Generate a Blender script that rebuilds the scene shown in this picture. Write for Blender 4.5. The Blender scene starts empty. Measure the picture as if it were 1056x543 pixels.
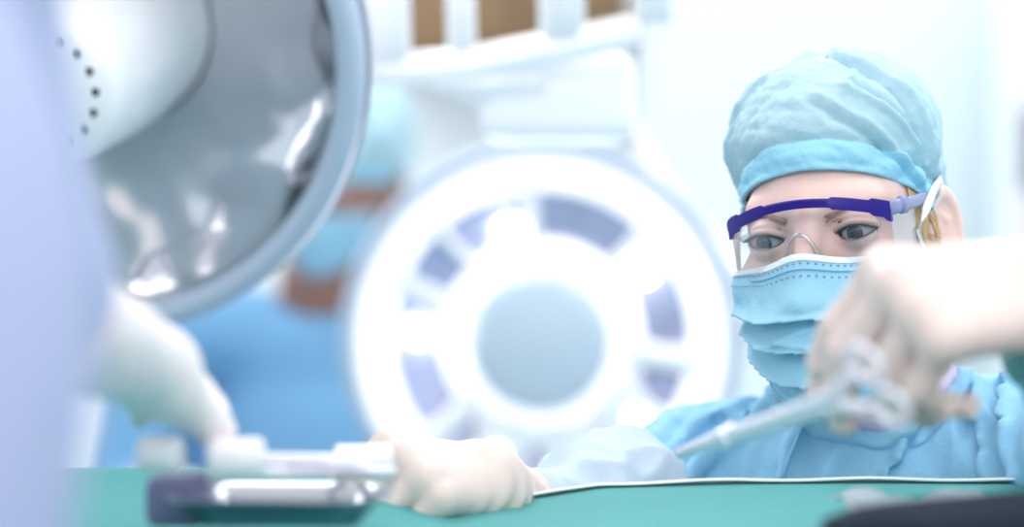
import bpy, math
import numpy as np
from mathutils import Vector, Matrix

# ------------------------------------------------------------------ camera, world, lights, exposure
SC = bpy.context.scene
COL = SC.collection
F = 85.0 / 36.0 * 1056.0
CZ = 1.25
cam_data = bpy.data.cameras.new('camera')
cam = bpy.data.objects.new('camera', cam_data)
COL.objects.link(cam)
cam.location = (0, 0, CZ)
cam.rotation_euler = (math.pi / 2, 0, 0)
cam_data.lens = 85.0
cam_data.sensor_width = 36.0
cam_data.clip_start = 0.05
cam_data.dof.use_dof = True
cam_data.dof.focus_distance = 1.645
cam_data.dof.aperture_fstop = 2.1
SC.camera = cam

SC.view_settings.view_transform = 'Standard'
SC.view_settings.look = 'None'
SC.view_settings.gamma = 1.0
SC.view_settings.use_curve_mapping = False
SC.view_settings.exposure = 0.14

world = bpy.data.worlds.new('ambient_fill')  # even fill added through the open side of the room, no window there
SC.world = world
world.use_nodes = True
wb = world.node_tree.nodes['Background']
wb.inputs[0].default_value = (0.96, 0.967, 1.0, 1)
wb.inputs[1].default_value = 0.88


def area(name, loc, target, size, size_y, power, color):
    l = bpy.data.lights.new(name, 'AREA')
    l.shape = 'RECTANGLE'
    l.size, l.size_y, l.energy, l.color = size, size_y, power, color
    o = bpy.data.objects.new(name, l)
    COL.objects.link(o)
    o.location = loc
    o.rotation_euler = (Vector(target) - Vector(loc)).to_track_quat('-Z', 'Y').to_euler()
    return o


area('added_area_light', (0.75, 1.2, 2.9), (0.35, 1.5, 0), 1.6, 1.0, 13, (1, 0.98, 0.97))  # unseen overhead key added for the surgeon and the table
area('added_area_light', (0.2, -1.4, 2.7), (0.25, 1.7, 1.2), 2.4, 1.4, 36, (1, 0.985, 0.98))  # front fill added behind the camera to brighten the surgeon
area('added_area_light', (0.0, 4.6, 2.9), (0.0, 4.6, 0), 4.0, 2.0, 50, (0.97, 0.99, 1))  # unseen overhead light added to brighten the back wall
area('added_area_light', (-0.5, 2.6, 2.6), (0.15, 1.75, 1.15), 0.6, 0.6, 15, (1, 1, 1))  # rim light added behind the surgeon for bright shoulders
area('added_area_light', (1.3, 2.6, 2.7), (0.3, 1.75, 1.2), 0.6, 0.6, 11, (0.95, 1, 1))  # second added rim light, from her other side


# ------------------------------------------------------------------ helpers
def P(px, py, S):
    return np.array([(px - 528.0) / F * S, S, CZ + (271.5 - py) / F * S])


def srgb(r, g, b):
    f = lambda c: (c / 255 / 12.92) if c <= 10.3 else ((c / 255 + 0.055) / 1.055) ** 2.4
    return (f(r), f(g), f(b), 1)


def mat(name, col, rough=0.6, metal=0.0, sub=0.0, subcol=None, bump=0.0, bscale=40, bdetail=3, var=0.0, sheen=0.0,
        emit=0.0, spec=0.5, coat=0.0, stretch=None, transl=0.0):
    m = bpy.data.materials.new(name)
    m.use_nodes = True
    nt = m.node_tree
    b = nt.nodes['Principled BSDF']
    b.inputs['Base Color'].default_value = col
    b.inputs['Roughness'].default_value = rough
    b.inputs['Metallic'].default_value = metal
    b.inputs['Specular IOR Level'].default_value = spec
    b.inputs['Coat Weight'].default_value = coat
    if sub:
        b.inputs['Subsurface Weight'].default_value = sub
        b.inputs['Subsurface Radius'].default_value = subcol or (1, 0.35, 0.2)
        b.inputs['Subsurface Scale'].default_value = 0.006
    if sheen:
        b.inputs['Sheen Weight'].default_value = sheen
    if emit:
        b.inputs['Emission Color'].default_value = col
        b.inputs['Emission Strength'].default_value = emit
    if bump or var:
        tc = nt.nodes.new('ShaderNodeTexCoord')
        mp = nt.nodes.new('ShaderNodeMapping')
        if stretch:
            mp.inputs['Scale'].default_value = stretch
        nz = nt.nodes.new('ShaderNodeTexNoise')
        nz.inputs['Scale'].default_value = bscale
        nz.inputs['Detail'].default_value = bdetail
        nt.links.new(tc.outputs['Object'], mp.inputs[0])
        nt.links.new(mp.outputs[0], nz.inputs['Vector'])
        if bump:
            bp = nt.nodes.new('ShaderNodeBump')
            bp.inputs['Strength'].default_value = bump
            bp.inputs['Distance'].default_value = 0.002
            nt.links.new(nz.outputs[0], bp.inputs['Height'])
            nt.links.new(bp.outputs[0], b.inputs['Normal'])
        if var:
            mx = nt.nodes.new('ShaderNodeMix')
            mx.data_type = 'RGBA'
            mx.inputs[6].default_value = tuple(c * (1 - var) for c in col[:3]) + (1,)
            mx.inputs[7].default_value = tuple(min(1, c * (1 + var)) for c in col[:3]) + (1,)
            nt.links.new(nz.outputs[0], mx.inputs[0])
            nt.links.new(mx.outputs[2], b.inputs['Base Color'])
    if transl:
        tr = nt.nodes.new('ShaderNodeBsdfTranslucent')
        tr.inputs[0].default_value = col
        ms = nt.nodes.new('ShaderNodeMixShader')
        ms.inputs[0].default_value = transl
        out = nt.nodes['Material Output']
        nt.links.new(b.outputs[0], ms.inputs[1])
        nt.links.new(tr.outputs[0], ms.inputs[2])
        nt.links.new(ms.outputs[0], out.inputs[0])
    return m


def clear_mat(name, tint, refl, rough=0.02):
    m = bpy.data.materials.new(name)
    m.use_nodes = True
    nt = m.node_tree
    nt.nodes.remove(nt.nodes['Principled BSDF'])
    t = nt.nodes.new('ShaderNodeBsdfTransparent')
    t.inputs[0].default_value = tint
    g = nt.nodes.new('ShaderNodeBsdfGlossy')
    g.inputs['Roughness'].default_value = rough
    lw = nt.nodes.new('ShaderNodeLayerWeight')
    lw.inputs[0].default_value = 0.35
    mr = nt.nodes.new('ShaderNodeMapRange')
    mr.inputs[3].default_value = refl
    mr.inputs[4].default_value = min(1, refl + 0.55)
    ms = nt.nodes.new('ShaderNodeMixShader')
    nt.links.new(lw.outputs['Facing'], mr.inputs[0])
    nt.links.new(mr.outputs[0], ms.inputs[0])
    nt.links.new(t.outputs[0], ms.inputs[1])
    nt.links.new(g.outputs[0], ms.inputs[2])
    nt.links.new(ms.outputs[0], nt.nodes['Material Output'].inputs[0])
    return m


def link(name, me, m, parent=None, smooth=True):
    o = bpy.data.objects.new(name, me)
    COL.objects.link(o)
    for x in (m if isinstance(m, (list, tuple)) else [m]):
        me.materials.append(x)
    if smooth and len(me.polygons):
        me.polygons.foreach_set('use_smooth', np.ones(len(me.polygons), dtype=bool))
    if parent is not None:
        o.parent = parent
        o.matrix_parent_inverse = Matrix.Translation(-parent.location) if parent.type == 'EMPTY' else Matrix()
    return o


def tag(o, label=None, cat=None, group=None, kind=None):
    for k, v in (('label', label), ('category', cat), ('group', group), ('kind', kind)):
        if v:
            o[k] = v
    return o


def empty(name, loc, label, cat, group=None):
    o = bpy.data.objects.new(name, None)
    COL.objects.link(o)
    o.location = Vector([float(c) for c in loc])
    o.empty_display_size = 0.05
    return tag(o, label, cat, group)


class MB:
    """collects verts and faces of one mesh"""
    def __init__(s):
        s.v, s.f, s.mi = [], [], []

    def add(s, verts, faces, mi=0):
        n = len(s.v)
        s.v += [tuple(float(c) for c in x) for x in verts]
        s.f += [tuple(i + n for i in q) for q in faces]
        s.mi += [mi] * len(faces)
        return s

    def box(s, c, size, R=None, mi=0, bev=0.0):
        hx, hy, hz = [x / 2 for x in size]
        b = min(bev, hx * .9, hy * .9, hz * .9)
        R = np.eye(3) if R is None else R
        c = np.asarray(c, float)
        if b <= 0:
            v = [(x, y, z) for x in (-hx, hx) for y in (-hy, hy) for z in (-hz, hz)]
            f = [(0, 1, 3, 2), (4, 6, 7, 5), (0, 4, 5, 1), (2, 3, 7, 6), (0, 2, 6, 4), (1, 5, 7, 3)]
            return s.add([c + R @ np.array(p) for p in v], f, mi)
        # rounded box: stacked rounded-rect rings
        k = 4
        rings = []
        prof = [(-hz + b - b * math.cos(t), b - b * math.sin(t)) for t in np.linspace(0, math.pi / 2, k)]
        prof = prof + [(-z, i) for z, i in reversed(prof)]
        for z, ins in prof:
            ring = []
            for qx, qy, a0 in ((1, 1, 0), (-1, 1, 1), (-1, -1, 2), (1, -1, 3)):
                for t in np.linspace(0, math.pi / 2, k):
                    a = a0 * math.pi / 2 + t
                    r = b - ins if ins < b else 0
                    ring.append(c + R @ np.array([qx * (hx - b) + r * math.cos(a), qy * (hy - b) + r * math.sin(a), z]))
            rings.append(ring)
        return s.loft(rings, mi=mi)

    def loft(s, rings, close=True, caps=True, mi=0):
        n = len(rings[0])
        v = [p for r in rings for p in r]
        f = []
        for i in range(len(rings) - 1):
            for j in range(n if close else n - 1):
                k = (j + 1) % n
                f.append((i * n + j, i * n + k, (i + 1) * n + k, (i + 1) * n + j))
        if caps:
            f.append(tuple(reversed(range(n))))
            f.append(tuple(range((len(rings) - 1) * n, len(rings) * n)))
        return s.add(v, f, mi)

    def tube(s, pts, rad, n=10, mi=0, flat=None, up=None):
        pts = [np.asarray(p, float) for p in pts]
        if np.isscalar(rad):
            rad = [rad] * len(pts)
        rings = []
        ref = np.array(up, float) if up is not None else np.array([0.13, 0.27, 0.95])
        for i, p in enumerate(pts):
            t = pts[min(i + 1, len(pts) - 1)] - pts[max(i - 1, 0)]
            t = t / (np.linalg.norm(t) + 1e-12)
            a = np.cross(t, ref)
            if np.linalg.norm(a) < 1e-4:
                a = np.cross(t, [1, 0, 0])
            a /= np.linalg.norm(a)
            b = np.cross(a, t)
            fa, fb = (1, 1) if flat is None else flat
            rings.append([p + rad[i] * (fa * math.cos(q) * a + fb * math.sin(q) * b) for q in np.linspace(0, 2 * math.pi, n, endpoint=False)])
        return s.loft(rings, mi=mi)

    def lathe(s, prof, M=None, n=48, mi=0, closed=False):
        """prof: (r, z) list revolved about local z; M: 4x4"""
        v, f = [], []
        k = len(prof)
        for i in range(n):
            a = 2 * math.pi * i / n
            for r, z in prof:
                v.append((r * math.cos(a), r * math.sin(a), z))
        for i in range(n):
            i2 = (i + 1) % n
            for j in range(k if closed else k - 1):
                j2 = (j + 1) % k
                f.append((i * k + j, i2 * k + j, i2 * k + j2, i * k + j2))
        if M is not None:
            v = [tuple(M @ Vector(x)) for x in v]
        return s.add(v, f, mi)

    def build(s, name, m, parent=None, smooth=True, edge=None):
        me = bpy.data.meshes.new(name)
        me.from_pydata(s.v, [], s.f)
        me.update()
        o = link(name, me, m, parent, smooth)
        me.polygons.foreach_set('material_index', s.mi)
        if smooth and edge:
            md = o.modifiers.new('edge', 'EDGE_SPLIT')
            md.split_angle = math.radians(edge)
        return o


# ---- signed-distance modelling -------------------------------------------------
def smin(a, b, k):
    h = np.clip(0.5 + 0.5 * (b - a) / k, 0, 1)
    return b + (a - b) * h - k * h * (1 - h)


def smax(a, b, k):
    return -smin(-a, -b, k)


def ell(p, c, r):
    r = np.asarray(r, float)
    q = p - np.asarray(c, float)
    k0 = np.sqrt(((q / r) ** 2).sum(-1))
    k1 = np.sqrt(((q / (r * r)) ** 2).sum(-1)) + 1e-9
    return k0 * (k0 - 1) / k1


def cone(p, a, b, ra, rb):
    a = np.asarray(a, float)
    ba = np.asarray(b, float) - a
    q = p - a
    t = np.clip((q @ ba) / max(ba @ ba, 1e-12), 0, 1)
    d = q - t[:, None] * ba
    return np.sqrt((d * d).sum(-1)) - (ra + (rb - ra) * t)


def sdf_mesh(f, xs, ys, zs, B=12, lip=1.35):
    """surface nets on a rectilinear grid, evaluated only in blocks the surface passes"""
    ax = []
    for a in (xs, ys, zs):
        a = np.asarray(a, float)
        pad = (-(len(a) - 1)) % B
        if pad:
            st = a[-1] - a[-2]
            a = np.concatenate([a, a[-1] + st * np.arange(1, pad + 1)])
        ax.append(a)
    nb = [(len(a) - 1) // B for a in ax]
    I, J, K = np.meshgrid(*[np.arange(n) for n in nb], indexing='ij')
    bl = np.stack([I.ravel(), J.ravel(), K.ravel()], 1)
    lo = np.stack([ax[d][bl[:, d] * B] for d in range(3)], 1)
    hi = np.stack([ax[d][(bl[:, d] + 1) * B] for d in range(3)], 1)
    c = (lo + hi) / 2
    half = np.sqrt(((hi - lo) ** 2).sum(1)) / 2
    fc = np.concatenate([f(c[i:i + 200000]) for i in range(0, len(c), 200000)])
    keep = np.abs(fc) < half * lip
    bl = bl[keep]
    N = [len(a) for a in ax]
    rng = np.arange(B + 1)
    cell_ids, cell_pos, quads = [], [], []
    def cid(i, j, k):
        return (i * N[1] + j) * N[2] + k
    for s in range(0, len(bl), 120):
        bb = bl[s:s + 120]
        gx = ax[0][bb[:, 0:1] * B + rng]; gy = ax[1][bb[:, 1:2] * B + rng]; gz = ax[2][bb[:, 2:3] * B + rng]
        sh = (len(bb), B + 1, B + 1, B + 1)
        X = np.broadcast_to(gx[:, :, None, None], sh); Y = np.broadcast_to(gy[:, None, :, None], sh); Z = np.broadcast_to(gz[:, None, None, :], sh)
        pts = np.stack([X.ravel(), Y.ravel(), Z.ravel()], 1)
        V = f(pts).reshape(sh)
        ins = V < 0
        cor = [(a, b, c_) for a in (0, 1) for b in (0, 1) for c_ in (0, 1)]
        sub = lambda A, o: A[:, o[0]:o[0] + B, o[1]:o[1] + B, o[2]:o[2] + B]
        cnt = sum(sub(ins, o).astype(np.int8) for o in cor)
        act = (cnt > 0) & (cnt < 8)
        w = np.nonzero(act)
        vs = np.stack([sub(V, o)[w] for o in cor], 1)
        ps = np.stack([np.stack([sub(X, o)[w], sub(Y, o)[w], sub(Z, o)[w]], 1) for o in cor], 1)
        acc = np.zeros((len(w[0]), 3)); num = np.zeros(len(w[0]))
        for e0 in range(8):
            for d in (4, 2, 1):
                if e0 & d: continue
                e1 = e0 | d
                a, b = vs[:, e0], vs[:, e1]
                cr = (a < 0) != (b < 0)
                t = np.where(cr, a / np.where(np.abs(a - b) < 1e-15, 1, a - b), 0)
                acc += np.where(cr[:, None], ps[:, e0] + (ps[:, e1] - ps[:, e0]) * t[:, None], 0)
                num += cr
        gi = bb[w[0], 0] * B + w[1]; gj = bb[w[0], 1] * B + w[2]; gk = bb[w[0], 2] * B + w[3]
        cell_ids.append(cid(gi, gj, gk)); cell_pos.append(acc / num[:, None])
        n0 = ins[:, :B, :B, :B]
        for axis in range(3):
            o = [0, 0, 0]; o[axis] = 1
            n1 = sub(ins, o)
            w = np.nonzero(n0 != n1)
            i = bb[w[0], 0] * B + w[1]; j = bb[w[0], 1] * B + w[2]; k = bb[w[0], 2] * B + w[3]
            fl = n0[w]
            if axis == 0:
                q = [cid(i, j - 1, k - 1), cid(i, j, k - 1), cid(i, j, k), cid(i, j - 1, k)]
            elif axis == 1:
                q = [cid(i - 1, j, k - 1), cid(i - 1, j, k), cid(i, j, k), cid(i, j, k - 1)]
            else:
                q = [cid(i - 1, j - 1, k), cid(i, j - 1, k), cid(i, j, k), cid(i - 1, j, k)]
            q = np.stack(q, 1)
            q[~fl] = q[~fl][:, ::-1]
            quads.append(q)
    ids = np.concatenate(cell_ids); pos = np.concatenate(cell_pos)
    o = np.argsort(ids); ids = ids[o]; pos = pos[o]
    q = np.concatenate(quads)
    qi = np.searchsorted(ids, q); qi = np.clip(qi, 0, len(ids) - 1)
    good = (ids[qi] == q).all(1)
    return pos, qi[good]


def sdf_obj(name, f, xs, ys, zs, m, parent=None, post=None):
    v, q = sdf_mesh(f, xs, ys, zs)
    if post is not None:
        v = post(v)
    me = bpy.data.meshes.new(name)
    me.vertices.add(len(v)); me.vertices.foreach_set('co', v.astype(np.float32).ravel())
    me.loops.add(len(q) * 4); me.loops.foreach_set('vertex_index', q.astype(np.int32).ravel())
    me.polygons.add(len(q)); me.polygons.foreach_set('loop_start', (np.arange(len(q)) * 4).astype(np.int32))
    me.update(calc_edges=True)
    me.validate()
    return link(name, me, m, parent)


def grid_axis(lo, hi, h, fine=None):
    """spacing h, or fine=(f0,f1,hf) spacing hf between f0 and f1"""
    if fine is None:
        return np.arange(lo, hi + h, h)
    f0, f1, hf = fine
    return np.concatenate([np.arange(f0, lo - h, -h)[1:][::-1], np.arange(f0, f1, hf), np.arange(f1, hi + h, h)])


def march(f, o, d, t0, t1, n=70):
    """rays o+t*d (arrays), first hit of f==0 from t0 outward going to t1"""
    t = np.full(len(o), float(t0))
    for _ in range(n):
        v = f(o + t[:, None] * d)
        t = np.clip(t + v * 0.8 * np.sign(t1 - t0), min(t0, t1), max(t0, t1))
    return t


def pix_hit(f, px, py, s0=1.0, s1=2.2):
    d = P(px, py, 1.0) - np.array([0, 0, CZ])
    o = np.array([[0, 0, CZ]], float)
    t = march(f, o, d[None], s0, s1, 120)
    return o[0] + t[0] * d


def rot(yaw, pitch, roll):
    c, s = math.cos, math.sin
    y, p, r = [math.radians(a) for a in (yaw, pitch, roll)]
    Rz = np.array([[c(y), -s(y), 0], [s(y), c(y), 0], [0, 0, 1]])
    Rx = np.array([[1, 0, 0], [0, c(p), -s(p)], [0, s(p), c(p)]])
    Ry = np.array([[c(r), 0, s(r)], [0, 1, 0], [-s(r), 0, c(r)]])
    return Rz @ Rx @ Ry


def waves(p, seeds, freq):
    """smooth wobble in -1..1"""
    g = np.random.default_rng(seeds)
    a = np.zeros(len(p))
    for _ in range(5):
        k = g.normal(size=3); k = k / np.linalg.norm(k) * freq * g.uniform(0.6, 1.5)
        a += np.sin(p @ k + g.uniform(0, 6.28) + 0.8 * np.sin(p @ (k[[1, 2, 0]] * 0.7)))
    return a / 3.2


# ------------------------------------------------------------------ materials
M = {}
M['wall'] = mat('painted wall', srgb(236, 243, 247), 0.7, bump=0.05, bscale=60)
M['wallside'] = mat('painted side wall', srgb(224, 236, 240), 0.7, bump=0.05, bscale=60)
M['floor'] = mat('vinyl floor', srgb(190, 205, 212), 0.35, var=0.05, bscale=20)
M['brown'] = mat('brown wood', srgb(140, 110, 78), 0.5, var=0.15, bscale=14, stretch=(0.3, 3, 3))
M['white'] = mat('white enamel', srgb(246, 247, 250), 0.3, coat=0.3, bump=0.02)
M['paleblue'] = mat('pale blue enamel', srgb(172, 188, 208), 0.35, coat=0.3, bump=0.02)
M['rimgrey'] = mat('grey rim rubber', srgb(150, 158, 175), 0.5, bump=0.02)
M['hub'] = mat('frosted hub plastic', srgb(188, 204, 218), 0.45, bump=0.03)
M['recess'] = mat('lavender reflector glass', srgb(188, 190, 220), 0.25, metal=0.4, var=0.4, bscale=18, coat=0.4)
M['bulb'] = mat('lit bulb', (1, 1, 1, 1), 0.3, emit=9.0, bump=0.01)
M['diffuser'] = mat('lit opal lens', (1, 0.99, 1, 1), 0.4, emit=0.55, bump=0.01)
M['mirror'] = mat('mirror reflector', (0.74, 0.75, 0.79, 1), 0.12, metal=1.0, bump=1.0, bscale=11, bdetail=1)
for _n in M['mirror'].node_tree.nodes:
    if _n.type == 'BUMP':
        _n.inputs['Distance'].default_value = 0.02
M['hole'] = mat('dark vent hole', srgb(60, 62, 78), 0.8, bump=0.02)
M['mauve'] = mat('mauve laminate', srgb(120, 108, 122), 0.5, var=0.05)
M['pink'] = mat('pale pink laminate', srgb(222, 205, 220), 0.5, var=0.04)
M['skin'] = mat('skin', srgb(238, 205, 196), 0.5, sub=0.35, bump=0.12, bscale=320, var=0.05)
M['skin2'] = mat('tanned skin', srgb(150, 112, 100), 0.5, sub=0.05, bump=0.1, bscale=300, var=0.05)
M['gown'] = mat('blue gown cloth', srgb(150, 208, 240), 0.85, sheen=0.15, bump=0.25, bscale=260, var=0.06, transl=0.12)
M['gownlit'] = mat('overlit gown cloth', srgb(204, 222, 240), 0.8, sheen=0.15, bump=0.2, bscale=200, var=0.04, transl=0.12)  # gown cloth made paler to paint in strong light on one sleeve
M['teal'] = mat('shaded gown cloth', srgb(112, 182, 186), 0.85, bump=0.3, bscale=220, var=0.08)  # gown cloth turned teal to paint in shade on the raised sleeve
M['gown2'] = mat('mid blue scrub cloth', srgb(116, 168, 208), 0.85, bump=0.3, bscale=90, var=0.06)
M['lavender'] = mat('lavender gown cloth', srgb(172, 180, 214), 0.85, bump=0.3, bscale=60, var=0.05)
M['cap'] = mat('blue cap cloth', srgb(184, 218, 230), 0.8, bump=0.35, bscale=240, var=0.07, transl=0.12)
M['capband'] = mat('blue cap band cloth', srgb(150, 210, 232), 0.8, bump=0.35, bscale=240, var=0.07)
M['mask'] = mat('mask cloth', srgb(164, 216, 240), 0.8, bump=0.25, bscale=420, var=0.04, transl=0.15)
M['maskwhite'] = mat('white mask binding', srgb(238, 246, 252), 0.8, bump=0.5, bscale=700)
M['strap'] = mat('white elastic', srgb(242, 242, 246), 0.7, bump=0.3, bscale=500)
M['glove'] = mat('cream latex', srgb(224, 207, 200), 0.42, sub=0.2, bump=0.2, bscale=120, var=0.04)
M['glovewhite'] = mat('white latex', srgb(236, 226, 228), 0.45, sub=0.2, bump=0.2, bscale=120, var=0.04)
M['indigo'] = mat('indigo plastic', srgb(34, 14, 128), 0.4, spec=0.3, bump=0.01)
M['greyarm'] = mat('lavender grey plastic', srgb(140, 146, 186), 0.35, bump=0.02)
M['lens'] = clear_mat('clear polycarbonate', (0.95, 0.95, 0.97, 1), 0.045, 0.08)
M['lensrim'] = clear_mat('thick clear plastic edge', (0.86, 0.86, 0.90, 1), 0.28, 0.15)
M['eyewhite'] = mat('eye white', srgb(172, 168, 182), 0.15, bump=0.01)
M['iris'] = mat('grey blue iris', srgb(32, 48, 74), 0.15, var=0.3, bscale=900)
M['pupil'] = mat('pupil', srgb(12, 12, 18), 0.08, bump=0.01)
M['brow'] = mat('brown brow hair', srgb(188, 150, 134), 0.6, bump=0.1)
M['lash'] = mat('dark lashes', srgb(40, 32, 44), 0.6, bump=0.1)
M['hair'] = mat('blond hair', srgb(206, 176, 128), 0.5, var=0.2, bscale=300)
M['undershirt'] = mat('lilac undershirt', srgb(214, 204, 230), 0.8, bump=0.2, bscale=200)
M['drape'] = mat('teal drape', srgb(62, 151, 151), 0.85, bump=0.3, bscale=160, var=0.10, sheen=0.1)
M['hem'] = mat('white hem', srgb(235, 240, 242), 0.8, bump=0.3, bscale=200)
M['navy'] = mat('dark navy vinyl', srgb(20, 36, 50), 0.8, spec=0.2, var=0.2, bscale=24, bump=0.15)
M['greysheet'] = mat('pale grey plastic sheet', srgb(150, 164, 170), 0.35, bump=0.3, bscale=60)
M['steel'] = mat('brushed steel', (0.50, 0.52, 0.58, 1), 0.25, metal=1.0, bump=0.03, bscale=200)
M['satin'] = mat('satin instrument steel', (0.85, 0.84, 0.92, 1), 0.45, metal=0.0, bump=0.03, bscale=200)
M['gauze'] = mat('white gauze', srgb(244, 240, 242), 0.9, bump=0.6, bscale=400)
M['purple'] = mat('dusky purple cloth', srgb(134, 134, 168), 0.8, bump=0.3, bscale=120)
M['shoe'] = mat('white clog rubber', srgb(220, 224, 228), 0.5, bump=0.05)


# ------------------------------------------------------------------ the room
def struct(o):
    o['kind'] = 'structure'
    return o


struct(MB().box((0, 2, -0.05), (7.2, 8.4, 0.1)).build('floor', M['floor'], smooth=False))
struct(MB().box((0, 6.1, 1.5), (7.2, 0.2, 3.0)).build('wall_back', M['wall'], smooth=False))
struct(MB().box((-3.5, 2, 1.5), (0.2, 8.0, 3.0)).build('wall_left', M['wall'], smooth=False))
struct(MB().box((2.55, 2, 1.5), (0.2, 8.0, 3.0)).build('wall_right', M['wallside'], smooth=False))
struct(MB().box((1.04, 5.6, 1.5), (1.52, 0.8, 3.0)).build('wall_pier', M['wallside'], smooth=False))


# ------------------------------------------------------------------ people
def head_frame(o, R):
    o = np.asarray(o, float)
    return (lambda p: (p - o) @ R), (lambda q: np.asarray(q, float) @ R.T + o)


def lens2d(x, z, w, hu):
    Rr = (w * w + hu * hu) / (2 * hu)
    a = np.sqrt(x * x + (z - (hu - Rr)) ** 2) - Rr
    b = np.sqrt(x * x + (z + (hu - Rr)) ** 2) - Rr
    return np.maximum(a, b)


EYE = (0.0325, -0.0735, 0.0)
EYE_R = 0.0121


def head_sdf(p, detail=True):
    """face towards -y, z up, origin between the ears at eye height"""
    ax = np.abs(p[:, 0])
    m = np.stack([ax, p[:, 1], p[:, 2]], 1)
    d = ell(p, (0, 0.011, 0.031), (0.0635, 0.090, 0.083))
    d = smin(d, ell(p, (0, -0.028, -0.032), (0.0545, 0.058, 0.082)), 0.03)
    d = smin(d, cone(m, (0.046, 0.0, -0.050), (0.014, -0.070, -0.102), 0.017, 0.017), 0.03)
    d = smin(d, cone(m, (0.0, -0.076, 0.021), (0.040, -0.064, 0.021), 0.011, 0.008), 0.014)
    d = smin(d, ell(m, (0.041, -0.056, -0.030), (0.022, 0.022, 0.020)), 0.016)
    d = smin(d, ell(p, (0, -0.080, -0.101), (0.018, 0.014, 0.015)), 0.014)
    # eye sockets
    d = smax(d, -ell(m, (0.032, -0.100, 0.001), (0.019, 0.0165, 0.012)), 0.014)
    # nose
    d = smin(d, cone(p, (0, -0.085, 0.010), (0, -0.111, -0.042), 0.0072, 0.0095), 0.012)
    d = smin(d, ell(m, (0.011, -0.098, -0.046), (0.0075, 0.010, 0.007)), 0.006)
    if detail:
        # mouth
        d = smin(d, cone(m, (0, -0.093, -0.070), (0.020, -0.083, -0.071), 0.005, 0.0025), 0.005)
        d = smin(d, cone(m, (0, -0.092, -0.079), (0.018, -0.083, -0.076), 0.0055, 0.0025), 0.005)
        # lids
        c = np.array(EYE)
        lid = np.sqrt(((m - c) ** 2).sum(1)) - (EYE_R + 0.0022)
        lid = np.maximum(lid, m[:, 1] - (EYE[1] + 0.004))
        d = smin(d, lid, 0.005)
        crease = np.abs(np.sqrt(((m - c) ** 2).sum(1)) - (EYE_R + 0.0024))
        cz = m[:, 2] - (0.0088 - 14.0 * (m[:, 0] - EYE[0]) ** 2)
        gro = np.sqrt(crease ** 2 + cz ** 2) - 0.0011
        d = smax(d, -np.where(m[:, 1] < -0.07, gro, 1), 0.0015)
        x, z = m[:, 0] - EYE[0], m[:, 2] - EYE[2]
        z = z + 0.0006 - 0.05 * x
        op = lens2d(x, z, 0.0142, 0.0048)
        op = np.maximum(op, m[:, 1] - (EYE[1]))
        op = np.maximum(op, (EYE_R - 0.0006) - np.sqrt(((m - c) ** 2).sum(1)))
        d = smax(d, -op, 0.0012)
    # ears: local frame u back, v up, w out
    e0 = np.array([0.0625, 0.006, -0.012])
    ca, sa = math.cos(math.radians(27)), math.sin(math.radians(27))
    q = m - e0
    u = q[:, 1] * ca + q[:, 0] * sa
    w = -q[:, 1] * sa + q[:, 0] * ca
    v = q[:, 2] - 0.15 * u
    e = np.stack([u - 0.010, v, w], 1)
    plate = ell(e, (0, 0, 0), (0.0175, 0.0320, 0.0062))
    rr = np.sqrt((e[:, 0] / 0.0152) ** 2 + (e[:, 1] / 0.0295) ** 2)
    helix = np.sqrt(((rr - 1) * 0.017) ** 2 + (e[:, 2] - 0.0035) ** 2) - 0.0030
    helix = np.where((e[:, 1] < -0.014) & (e[:, 0] < 0.004), helix + 0.004, helix)
    plate = smax(plate, -ell(e, (0.0025, 0.004, 0.0055), (0.0105, 0.0225, 0.0045)), 0.002)
    ear = smin(plate, helix, 0.002)
    ear = smin(ear, cone(e, (0.005, -0.012, 0.001), (0.006, 0.010, 0.001), 0.0028, 0.0028), 0.002)
    ear = smin(ear, cone(e, (0.006, 0.008, 0.001), (-0.003, 0.017, 0.001), 0.0028, 0.002), 0.002)
    ear = smax(ear, -ell(e, (-0.005, -0.004, 0.006), (0.0062, 0.0105, 0.0085)), 0.002)
    ear = smin(ear, ell(e, (-0.0125, -0.005, 0.003), (0.0035, 0.006, 0.0035)), 0.003)
    ear = smin(ear, ell(e, (-0.004, -0.026, 0.001), (0.0085, 0.0085, 0.0048)), 0.004)
    return smin(d, ear, 0.004)


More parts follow.
